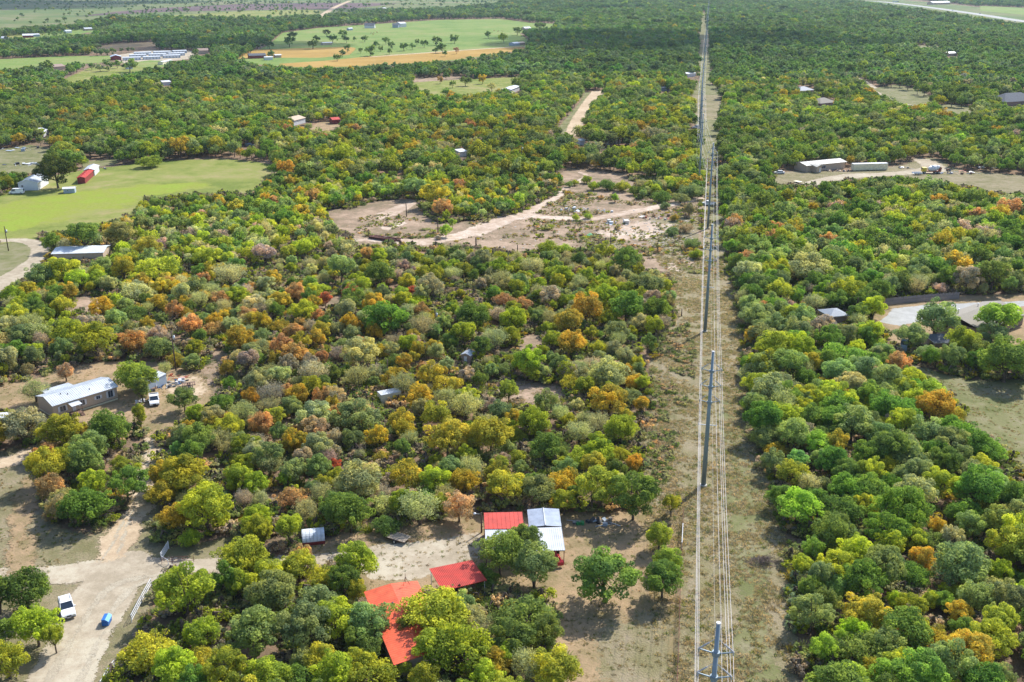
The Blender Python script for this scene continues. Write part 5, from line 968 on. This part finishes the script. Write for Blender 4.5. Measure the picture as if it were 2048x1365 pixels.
MB().box(-.7, .7, -.5, .5, .5, .75).build('deck', M['tractor'], im); MB().box(-.4, .4, -.3, .3, .75, 1.2).build('engine', M['dark'], im)
for s in (-1, 1): wheel(im, 0, s*.6, .35, .18)
MB().tube((.7, 0, .6), (1.6, 0, .5), .05).build('drawbar', M['orange'], im)
# cement mixer truck on the right
cm = empty('mixer_truck', tuple(G(1861, 347)), rad(178), label='old orange cement mixer truck with white drum in the right yard', cat='truck')
MB().box(-4, 3.4, -1.0, 1.0, .8, 1.1).build('chassis', M['orange'], cm); MB().box(2.1, 4.0, -1.1, 1.1, .8, 2.6).build('cab', M['yellow'], cm, bev=.12); MB().box(4.01, 4.04, -.95, .95, 1.75, 2.4).build('windscreen', M['glass'], cm)
MB().tube((-3.6, 0, 2.9), (-2.2, 0, 2.4), .6, 1.25, 14).tube((-2.2, 0, 2.4), (0, 0, 2.1), 1.25, 1.3, 14).tube((0, 0, 2.1), (1.5, 0, 1.8), 1.3, .5, 14).build('drum', M['white'], cm, True)
MB().prism([(-4.2, 1.1), (-4.4, 2.6), (-3.6, 3.0), (-3.4, 1.1)], -.8, .8).build('chute_frame', M['orange'], cm)
for x in (-3, -1.8, 2.9):
    for s in (-1, 1): wheel(cm, x, s*.95, .5, .35)
# flat white cart and other yard things
ct2 = empty('flat_trailer', tuple(G(1834, 350)), rad(5), label='small flat white trailer left of the cement mixer truck', cat='trailer')
MB().box(-2, 2, -1, 1, .6, .7).build('deck', M['white'], ct2)
for s in (-1, 1):
    wheel(ct2, 0, s*1.1, .34, .2); MB().box(-2, 2, s*.97-.03, s*.97+.03, .7, 1.2).build('side_rail', M['white'], ct2)
pt = empty('flat_trailer', tuple(G(1596, 366)), rad(-60), label='pale plywood trailer in front of the tan house tree', cat='trailer')
MB().box(-1.8, 1.8, -1, 1, .5, .6).build('deck', M['cream'], pt)
for s in (-1, 1): wheel(pt, 0, s*1.1, .3, .2)
wt = empty('flat_trailer', tuple(G(797, 1081)), rad(-28), label='flat trailer with grey plank deck at the top of the gravel yard', cat='trailer')
for k in range(8): MB().box(-1.75, 1.75, -1.0+k*.25, -.77+k*.25, .62+.01*(k % 3), .68+.01*(k % 3)).build('plank', M['wood'], wt)
MB().box(-1.7, 1.7, -.95, -.85, .5, .61).box(-1.7, 1.7, .85, .95, .5, .61).build('frame', M['rust'], wt)
for s in (-1, 1): wheel(wt, 0, s*1.12, .32, .2)
MB().tube((1.7, 0, .55), (2.7, 0, .45), .05).build('drawbar', M['rust'], wt)
pk = empty('pallet_trailer', tuple(G(378, 774)), rad(20), label='dark slatted pallet trailer on the dirt right of the mobile home', cat='trailer')
for k in range(7): MB().box(-1.3+k*.4, -1.08+k*.4, -.9, .9, .7, .76).build('slat', M['brownwood'], pk)
MB().box(-1.35, 1.35, -.9, -.8, .55, .69).box(-1.35, 1.35, .8, .9, .55, .69).build('frame', M['dark'], pk)
for s in (-1, 1): wheel(pk, 0, s*.85, .3, .2)
# dumpster
dp = empty('dumpster', tuple(G(214.5, 1247)), rad(4), label='blue metal dumpster with light blue lid at the roadside', cat='dumpster'); dp.scale = (.88, .88, .88)
MB().prism([(-.5, .1), (.45, .1), (.52, .85), (.1, 1.2), (-.5, 1.2)], -.85, .85).build('body', M['blue'], dp, bev=.02)
MB().add([(.58, -.9, .86), (.58, .9, .86), (.08, .9, 1.27), (.08, -.9, 1.27), (.56, -.9, .82), (.56, .9, .82), (.06, .9, 1.23), (.06, -.9, 1.23)], [(0,1,2,3), (7,6,5,4), (0,3,7,4), (1,0,4,5), (2,1,5,6), (3,2,6,7)]).build('lid', M['lblue'], dp)
for s in (-1, 1): MB().box(-.2, .2, s*.85, s*.95, .6, .75).build('fork_pocket', M['blue'], dp)
for x in (-.45, .45): MB().tube((x, -.8, .06), (x, .8, .06), .06).build('skid', M['dark'], dp)
# rusty beam pile
bp_ = empty('beam_pile', tuple(G(772, 480)), rad(-31), label='heap of long rusty steel beams on the bare clearing', cat='scrap metal')
r2 = np.random.RandomState(3)
for k in range(16):
    x0 = -5.5+r2.uniform(-.8, .8); y0 = -1.8+.42*(k % 9)+r2.uniform(-.1, .1); z0 = .1+.4*(k//9)+r2.uniform(0, .1); L_ = r2.uniform(8, 11.5); a_ = r2.uniform(-.06, .06)
    p0 = Vector((x0, y0, z0)); p1 = p0+Vector((L_*math.cos(a_), L_*math.sin(a_), r2.uniform(-.05, .1))); m = MB(); n_ = Vector((-math.sin(a_), math.cos(a_), 0))
    for (u0, u1, v0, v1) in ((-.13, .13, 0, .04), (-.13, .13, .28, .32), (-.02, .02, .04, .28)):
        q_ = [p0+n_*u0, p1+n_*u0, p1+n_*u1, p0+n_*u1]; m.add([x+Vector((0, 0, v0)) for x in q_]+[x+Vector((0, 0, v1)) for x in q_], [(3,2,1,0), (4,5,6,7), (0,1,5,4), (1,2,6,5), (2,3,7,6), (3,0,4,7)])
    m.build('beam', M['rust'], bp_)
MB().box(-1, 1.6, -.2, 0, .95, 1.1).build('plank', M['wood'], bp_).rotation_euler = (0, 0, rad(70))
# junk piles
def junk(at, label, rx, ry, n, pal, name='junk_pile', seed=0, big=1.0):
    r = np.random.RandomState(seed); e = empty(name, (at[0], at[1], 0), label=label, cat='junk')
    for k in range(n):
        x = r.uniform(-rx, rx); y = r.uniform(-ry, ry); kind = r.choice(['metal_sheet', 'barrel', 'box', 'tyre', 'plank', 'pipe'], p=[.25, .12, .23, .12, .16, .12]); m = MB(); s = big*r.uniform(.6, 1.3); z = r.uniform(0, .25)
        if kind == 'metal_sheet': m.slab([(-.7*s, -.4*s, .1+z), (.7*s, -.4*s, .15+z+r.uniform(0, .4)), (.7*s, .4*s, .2+z), (-.7*s, .4*s, .1+z)], .04)
        elif kind == 'barrel': m.tube((0, 0, 0), (0, 0, .85), .29, .29, 10)
        elif kind == 'box': m.box(-.35*s, .35*s, -.25*s, .25*s, 0, .5*s)
        elif kind == 'tyre': m.tube((0, 0, .02), (0, 0, .24), .34, .34, 12)
        elif kind == 'plank': m.box(-1.2*s, 1.2*s, -.08, .08, .05+z, .12+z)
        else: m.tube((-1.1*s, 0, .1), (1.1*s, 0, .2+z), .06, n=6)
        o = m.build(kind, M['black'] if kind == 'tyre' else M[pal[r.randint(len(pal))]], e); o.location = (x, y, 0); o.rotation_euler = (0, 0, r.uniform(0, 3.1))
    return e
junk(G(1205, 1048), 'heap of dark bins, wire and planks behind the shop', 2.4, .9, 16, ['dark', 'galv', 'wood', 'bluegrey'], seed=1)
junk(G(1158, 1047), 'two small machines and a tub right of the grey shed', 1.3, .5, 5, ['dark', 'galv', 'green'], seed=2)
junk(G(347, 770), 'scattered scrap and bags beside the grey-blue shed', 2.6, 2.2, 20, ['white', 'dark', 'carblue', 'tractor', 'galv'], seed=3)
junk(G(352, 756), 'spread of pale and red litter under the leaning utility pole', 2.2, 1.6, 12, ['white', 'orange', 'tractor', 'stone'], seed=4, big=.7)
junk(G(1908, 345), 'long jumble of old machinery right of the mixer truck', 9, 5, 34, ['dark', 'carblue', 'orange', 'brownwood', 'white'], seed=5, big=1.6)
junk(G(1970, 337), 'blue and orange scrap at the far end of the right yard', 6, 3, 14, ['carblue', 'dark', 'orange', 'white'], seed=6, big=1.5)
junk(G(1810, 337), 'small grey scrap heap right of the cream container', 2.5, 2, 10, ['dark', 'galv'], seed=7, big=1.2)
junk(G(1148, 421), 'white sheets and blue debris beside the yellow bush in the clearing', 5.5, 3, 16, ['white', 'white', 'carblue', 'galv'], seed=8, big=1.5)
junk(G(1235, 447), 'large crumpled white sheet lying in the clearing', 3.2, 1.8, 9, ['white', 'white', 'stone'], seed=9, big=2.0)
junk(G(1310, 437), 'reddish planks and rubble near the track in the clearing', 6, 3, 16, ['orange', 'brownwood', 'stone'], seed=10, big=1.6)
junk(G(1172, 472), 'low red and green scrap frame in the clearing', 2.6, 1, 8, ['maroon', 'green', 'rust'], seed=11, big=1.4)
junk(G(1210, 424), 'thin white boards lying right of the yellow bush', 3.5, 1, 7, ['white', 'stone'], seed=12, big=1.3)
junk(G(58, 330), 'row of white junk cars and sheets behind the white house', 12, 2.5, 26, ['white', 'dark', 'white', 'bluegrey'], seed=13, big=1.9)
junk(G(120, 308), 'white and dark wrecks behind the big olive oak', 5, 3, 12, ['white', 'dark', 'carblue'], seed=14, big=1.7)
junk(G(205, 338), 'small white and black scrap behind the red container', 2.5, 1.5, 8, ['white', 'black'], seed=15, big=1.2)
junk(G(30, 300), 'mixed wrecks in the left edge junk yard', 13, 6, 24, ['white', 'dark', 'bluegrey', 'tan'], seed=16, big=2.0)
junk(G(1675, 343), 'dark clutter along the front wall of the tan house', 5, 1, 14, ['dark', 'tan', 'carblue'], seed=17, big=1.0)
junk(G(283, 806), 'white garden chairs left of the white pickup', .7, .9, 5, ['white', 'galv'], seed=18, big=.8)
junk(G(930, 1183), 'red mower and cans beside the carport posts', .8, .5, 4, ['tractor', 'white'], seed=19, big=.8)
# pale rocks on the clearing
r3 = np.random.RandomState(5); m = MB()
pts_ = []
while len(pts_) < 420:
    px_ = r3.uniform(1000, 1400); py_ = r3.uniform(400, 545)
    if r3.uniform() < .5: px_ = r3.normal(1310, 55); py_ = r3.normal(468, 18)
    g = G(px_, py_)
    if quarry_ok(np.array([g[0]]), np.array([g[1]]))[0]: pts_.append(g)
for g in pts_: s_ = r3.uniform(.1, .5); m.ball((g[0], g[1], .05), s_, 5, 3, r3.uniform(.6, 1.6), r3.uniform(.6, 1.2), .5)
tag(m.build('rubble', M['stone']), 'pale rock rubble strewn over the bare clearing', kind='stuff')
# brush pile on the corridor
bpile = empty('brush_pile', tuple(G(1526, 1126)), label='brush pile of dead branches on the mown corridor', cat='brush pile')
v = []; f = []; r4 = np.random.RandomState(8); m = MB()
for k in range(420):
    a_ = r4.normal(0, 1.5); b_ = r4.normal(0, .8); h_ = max(0, 1.1-.28*a_*a_-.7*b_*b_)*r4.uniform(0, 1); d_ = r4.normal(size=3); d_[2] *= .4; d_ *= .8/np.linalg.norm(d_)
    m.tube((a_, b_, h_+.1), (a_+d_[0], b_+d_[1], max(.02, h_+d_[2])), .03, .01, 3, False)
tag(m.build('branches', M['brush'], bpile), kind='stuff')
# hay bale
hb = MB().tube((0, -.6, .75), (0, .6, .75), .75, .75, 14).build('hay_bale', M['hay'], None, True); hb.location = tuple(G(877, 480)); hb.rotation_euler = (0, 0, .6); tag(hb, 'round straw-coloured hay bale on the clearing', 'hay bale')
# ------------------------------------------------------------------ fences and gates
def pipe_fence(pts, label, h=1.25, rails=3, step=2.4, mat='white', name='pipe_fence', r=.045, ppt=None):
    W_ = [Vector((*G(*p)[:2], 0)) for p in pts]; e = empty(name, W_[0], label=label, cat='fence'); o = W_[0]
    for a, b in zip(W_[:-1], W_[1:]):
        L = (b-a).length; n = max(1, round(L/step))
        for i in range(n+1): p = a.lerp(b, i/n)-o; MB().tube((p.x, p.y, -.1), (p.x, p.y, h+.05), r*1.2, n=6).build('post', M[mat], e)
        for j in range(rails): z = h*(j+1)/rails; MB().tube(a-o+Vector((0, 0, z)), b-o+Vector((0, 0, z)), r, n=5).build('rail', M[mat], e)
    return e
pipe_fence([(303, 1173), (284, 1207), (264, 1246)], 'white pipe fence running down beside the wide caliche road')
pipe_fence([(230, 1338), (218, 1353), (203, 1380)], 'short white pipe fence section at the bottom left edge', step=2.0)
pipe_fence([(338, 1098), (323, 1122)], 'white pipe gate standing open above the gravel drive', h=1.3, rails=5, step=3.2, name='pipe_gate')
pipe_fence([(324, 1129), (388, 1125)], 'rusty dark fence between the gate and the oaks', h=1.1, rails=3, step=1.7, mat='rust', r=.03)
pipe_fence([(323, 1122), (337, 1131)], 'short white slanting brace rail at the gate', h=.9, rails=1, step=1.4)
fl = [(1366, 1030), (1364, 1085), (1360, 1180), (1357, 1290), (1352, 1420)]
pipe_fence(fl, 'thin rusty wire fence between the shop yard and the corridor', h=1.25, rails=4, step=3.0, mat='rust', r=.03, name='wire_fence')
pipe_fence([(1365, 1062), (1363, 1100)], 'white and red painted brace rail on the wire fence corner', h=1.3, rails=1, step=3.0, mat='white', r=.06)
pf = empty('picket_fence', tuple(G(1770, 611)), label='weathered grey picket fence behind the pale parking pad', cat='fence')
Wp = [Vector((*G(*p)[:2], 0)) for p in ((1770, 611), (1850, 603), (1918, 598))]; o = Wp[0]; cnt = 0
pm = MB().box(-.07, .07, -.015, .015, 0, 1.9).mesh('picket', M['tanfence'])
for a, b in zip(Wp[:-1], Wp[1:]):
    ang, L = frame(a, b); n = int(L/.17)
    for i in range(n):
        p = a.lerp(b, i/n)-o; q_ = bpy.data.objects.new('picket', pm); C.objects.link(q_); q_.parent = pf; q_.location = p; q_.rotation_euler = (r3.uniform(-.03, .03), 0, ang); q_.scale = (1, 1, r3.uniform(.92, 1.06)); cnt += 1
    for z in (.5, 1.5): MB().tube(a-o+Vector((0, .06, z)), b-o+Vector((0, .06, z)), .035, n=4).build('rail', M['brownwood'], pf)
# cattle on the far pasture
cmesh = MB().tube((-.9, 0, 1.1), (.7, 0, 1.15), .42, .38, 8).tube((.7, 0, 1.2), (1.25, 0, 1.5), .22, .17).tube((1.2, 0, 1.55), (1.6, 0, 1.35), .16, .1)
for x_ in (-.75, .6):
    for s in (-.22, .22): cmesh.tube((x_, s, 1.0), (x_, s, 0), .11, .06)
cmesh = cmesh.tube((-.9, 0, 1.3), (-1.1, 0, .6), .04, .02).mesh('cow', M['orange'])
for k, (a, b) in enumerate([(742, 68), (748, 67), (754, 66), (746, 70), (988, 63), (996, 64), (1004, 63.5)]):
    q_ = bpy.data.objects.new('cow', cmesh); C.objects.link(q_); q_.location = tuple(G(a, b)); q_.rotation_euler = (0, 0, k*1.3); tag(q_, 'tiny brown cow grazing %s on the far green pasture' % ['left of the herd', 'second in the left herd', 'rightmost of the left herd', 'nearest of the left herd', 'left of the right herd', 'middle of the right herd', 'rightmost of the right herd'][k], 'cow', 'cattle on the green pasture')
# ------------------------------------------------------------------ single oaks: crown and trunk, each with its own words
LM = [('red-roofed shop', 1008, 1060), ('red carport', 915, 1185), ('coral-red house roof', 790, 1260), ('silver arched hut', 626, 1083), ('white SUV', 135, 1235), ('blue dumpster', 218, 1247), ('tan mobile home', 160, 820), ('white pickup', 308, 806),
      ('weathered garden shed', 932, 728), ('rusty beam pile', 772, 480), ('long silver-roofed shed', 160, 526), ('tan house', 1650, 341), ('cream container', 1740, 342), ('brown-shingled house', 1960, 650), ('pale parking pad', 1820, 632), ('corridor brush pile', 1526, 1126),
      ('second steel pole', 1407, 972), ('third steel pole', 1410, 664), ('leaning utility pole', 352, 742), ('buried white-roofed trailer', 783, 806), ('plank-decked trailer', 797, 1081), ('white pipe fence', 285, 1205), ('open pipe gate', 330, 1110), ('small silver-roofed hut', 1675, 650),
      ('picket fence', 1844, 604), ('dark pole in the middle woods', 871, 664), ('hidden blue-tarp shed', 1806, 704), ('junk heap behind the shop', 1205, 1048), ('hay bale', 877, 480), ('dark post under the golden oaks', 776, 759)]
LMW = [(n, *G(a, b)[:2]) for n, a, b in LM]
lm_near = ('nearest steel pole', 19.5, 79.5); LMW.append(lm_near)
LM.extend([]); used = set()
for n_, a_, b_ in [('silver arched hut door', 626, 1090), ('first silvery sage bush', 1594, 1166), ('lowest silvery sage bush', 1580, 1262), ('right pasture corner', 1880, 750), ('rust-red tree by the corridor', 1498, 520), ('shingled house front', 1940, 690), ('round concrete footing of the third pole', 1410, 664), ('porch of the mobile home', 140, 835), ('grey-blue shed', 315, 775), ('meadow edge', 290, 402), ('yellow bush patch in the clearing', 1110, 490), ('bottom right corner', 2048, 1365), ('bottom left corner', 0, 1365), ('wire fence corner', 1366, 1030)]: LMW.append((n_, *G(a_, b_)[:2]))
def tree_label(x, y, r, k, sh):
    size = 'small' if r < 2.3 else 'medium' if r < 3.1 else 'large' if r < 4.0 else 'very large'
    shp = {9: 'sparse', 10: 'sparse', 11: 'sparse', 12: 'narrow', 13: 'bushy', 14: 'bushy'}.get(sh, '')
    for (n, a, b) in sorted(LMW, key=lambda t: (t[1]-x)**2+(t[2]-y)**2)[:45]:
        d = math.hypot(x-a, y-b); fx = (x-a)/(d+1e-6); fy = (y-b)/(d+1e-6); w = []
        if fy > .38: w.append('behind')
        if fy < -.38: w.append('in front')
        if fx > .38: w.append('right')
        if fx < -.38: w.append('left')
        dr = w[0] if w else 'beside'
        if len(w) == 2: dr = {'in front': 'front'}.get(w[0], w[0])+' '+w[1]
        dr = dr+' of' if dr != 'behind' and dr != 'beside' else dr
        band = 'just' if d < 6 else 'a little way' if d < 13 else 'well' if d < 26 else 'far'
        if dr == 'beside': band = 'right'
        s = ('%s %s%s oak %s %s the %s' % (size, WORD[CK[k]], ' '+shp if shp else '', band, dr, n))
        if s not in used and len(s.split()) <= 16: used.add(s); return s
    return s
near_protos = {}
for i in pick:
    vi = int(var[i]); cmn, tmn, _ = VAR['near'][vi]
    if vi not in near_protos:
        root = empty('oak_tree', (0, 0, 0)); cr_ = bpy.data.objects.new('crown', cmn); tk = bpy.data.objects.new('trunk', tmn)
        for o in (cr_, tk): C.objects.link(o); o.parent = root
        near_protos[vi] = root; new = root
    else:
        root = near_protos[vi]; new = root.copy(); C.objects.link(new)
        for ch in list(root.children):
            c = ch.copy(); C.objects.link(c); c.parent = new
    new.location = (float(X[i]), float(Y[i]), 0); new.rotation_euler = (0, 0, float(RZ[i])); new.scale = (float(SX[i]), float(SX[i]), float(SZ[i]))
    tag(new, tree_label(X[i], Y[i], R[i], K[i], vi), 'tree', 'oaks standing in the near and middle woods')
    for ch in new.children:
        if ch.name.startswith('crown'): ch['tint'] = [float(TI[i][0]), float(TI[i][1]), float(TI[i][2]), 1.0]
# sage bushes along the right corridor edge
sv = VAR['shrub'][0][2]
for k, (a, b, r) in enumerate([(1594, 1166, 1.15), (1589, 1192, 1.0), (1595, 1214, 1.1), (1588, 1240, .9), (1580, 1262, .75)]):
    o = bpy.data.objects.new('sage_bush', sv); C.objects.link(o); o.location = tuple(G(a, b)); o.scale = (r, r, r*.9); o.rotation_euler = (0, 0, k*1.7); o['tint'] = [.25, .34, .20, 1.0]
    tag(o, 'silvery sage bush, %s down the right edge of the corridor' % ['first', 'second', 'third', 'fourth', 'fifth'][k], 'bush', 'silvery bushes in a row on the corridor edge')
# dead shrubs hedge under the right woods edge
x, y = sprinkle(9000, 95, 160, lambda x, y: (np.abs(x-(0.27*y+4.0-0)) < 2.2))
# haze: even air over the whole land
hz = MB().box(-3600, 3600, -300, 6500, -1.0, 90).build('haze', M['leaf']); hz.data.materials.clear()
mh_ = bpy.data.materials.new('air'); mh_.use_nodes = True; mh_.node_tree.nodes.clear(); pv = mh_.node_tree.nodes.new('ShaderNodeVolumePrincipled'); ou = mh_.node_tree.nodes.new('ShaderNodeOutputMaterial')
pv.inputs['Color'].default_value = (.62, .78, 1.0, 1); pv.inputs['Density'].default_value = 0.000045; pv.inputs['Anisotropy'].default_value = 0.1
mh_.node_tree.links.new(pv.outputs[0], ou.inputs['Volume']); hz.data.materials.append(mh_); tag(hz, 'thin blue haze in the air over the land', kind='stuff')

# fair-weather clouds high above the land beyond the view; their shade lies on the far woods
cm_, cnt_, cb_, co_ = new_mat('cloud'); d_ = N(cnt_, 'ShaderNodeBsdfDiffuse'); d_.inputs[0].default_value = (.9, .9, .9, 1); t_ = N(cnt_, 'ShaderNodeBsdfTransparent'); l_ = N(cnt_, 'ShaderNodeBsdfTranslucent'); l_.inputs[0].default_value = (.9, .9, .9, 1)
x1_ = N(cnt_, 'ShaderNodeMixShader'); x2_ = N(cnt_, 'ShaderNodeMixShader'); x1_.inputs[0].default_value = .5; x2_.inputs[0].default_value = .42
cnt_.links.new(d_.outputs[0], x1_.inputs[1]); cnt_.links.new(l_.outputs[0], x1_.inputs[2]); cnt_.links.new(t_.outputs[0], x2_.inputs[1]); cnt_.links.new(x1_.outputs[0], x2_.inputs[2]); cnt_.links.new(x2_.outputs[0], co_.inputs[0])
r5 = np.random.RandomState(12)
for k, (a, b, rx, ry, n) in enumerate([(1370, 86, 200, 200, 16), (170, 92, 300, 130, 12), (930, 20, 420, 170, 14), (60, 8, 500, 500, 18)]):
    g = G(a, b); zc_ = 950; off = zc_/math.tan(SUN_EL); m = MB()
    for j in range(n):
        a_ = r5.uniform(0, 6.28); q_ = r5.uniform(0, 1)**.5; s_ = r5.uniform(.25, .5)*min(rx, ry)
        m.ball((rx*q_*math.cos(a_), ry*q_*math.sin(a_), s_*.3), s_, 14, 8, r5.uniform(.9, 1.5), r5.uniform(.8, 1.2), .55)
    o = m.build('cloud', cm_, None, True); o.location = (g[0]+math.sin(SUN_AZ)*off, g[1]+math.cos(SUN_AZ)*off, zc_)
    tag(o, 'white fair-weather cloud over %s, above the frame' % ['the right-hand woods', 'the left tree belt', 'the far pasture', 'the distant left rangeland'][k], kind='structure')
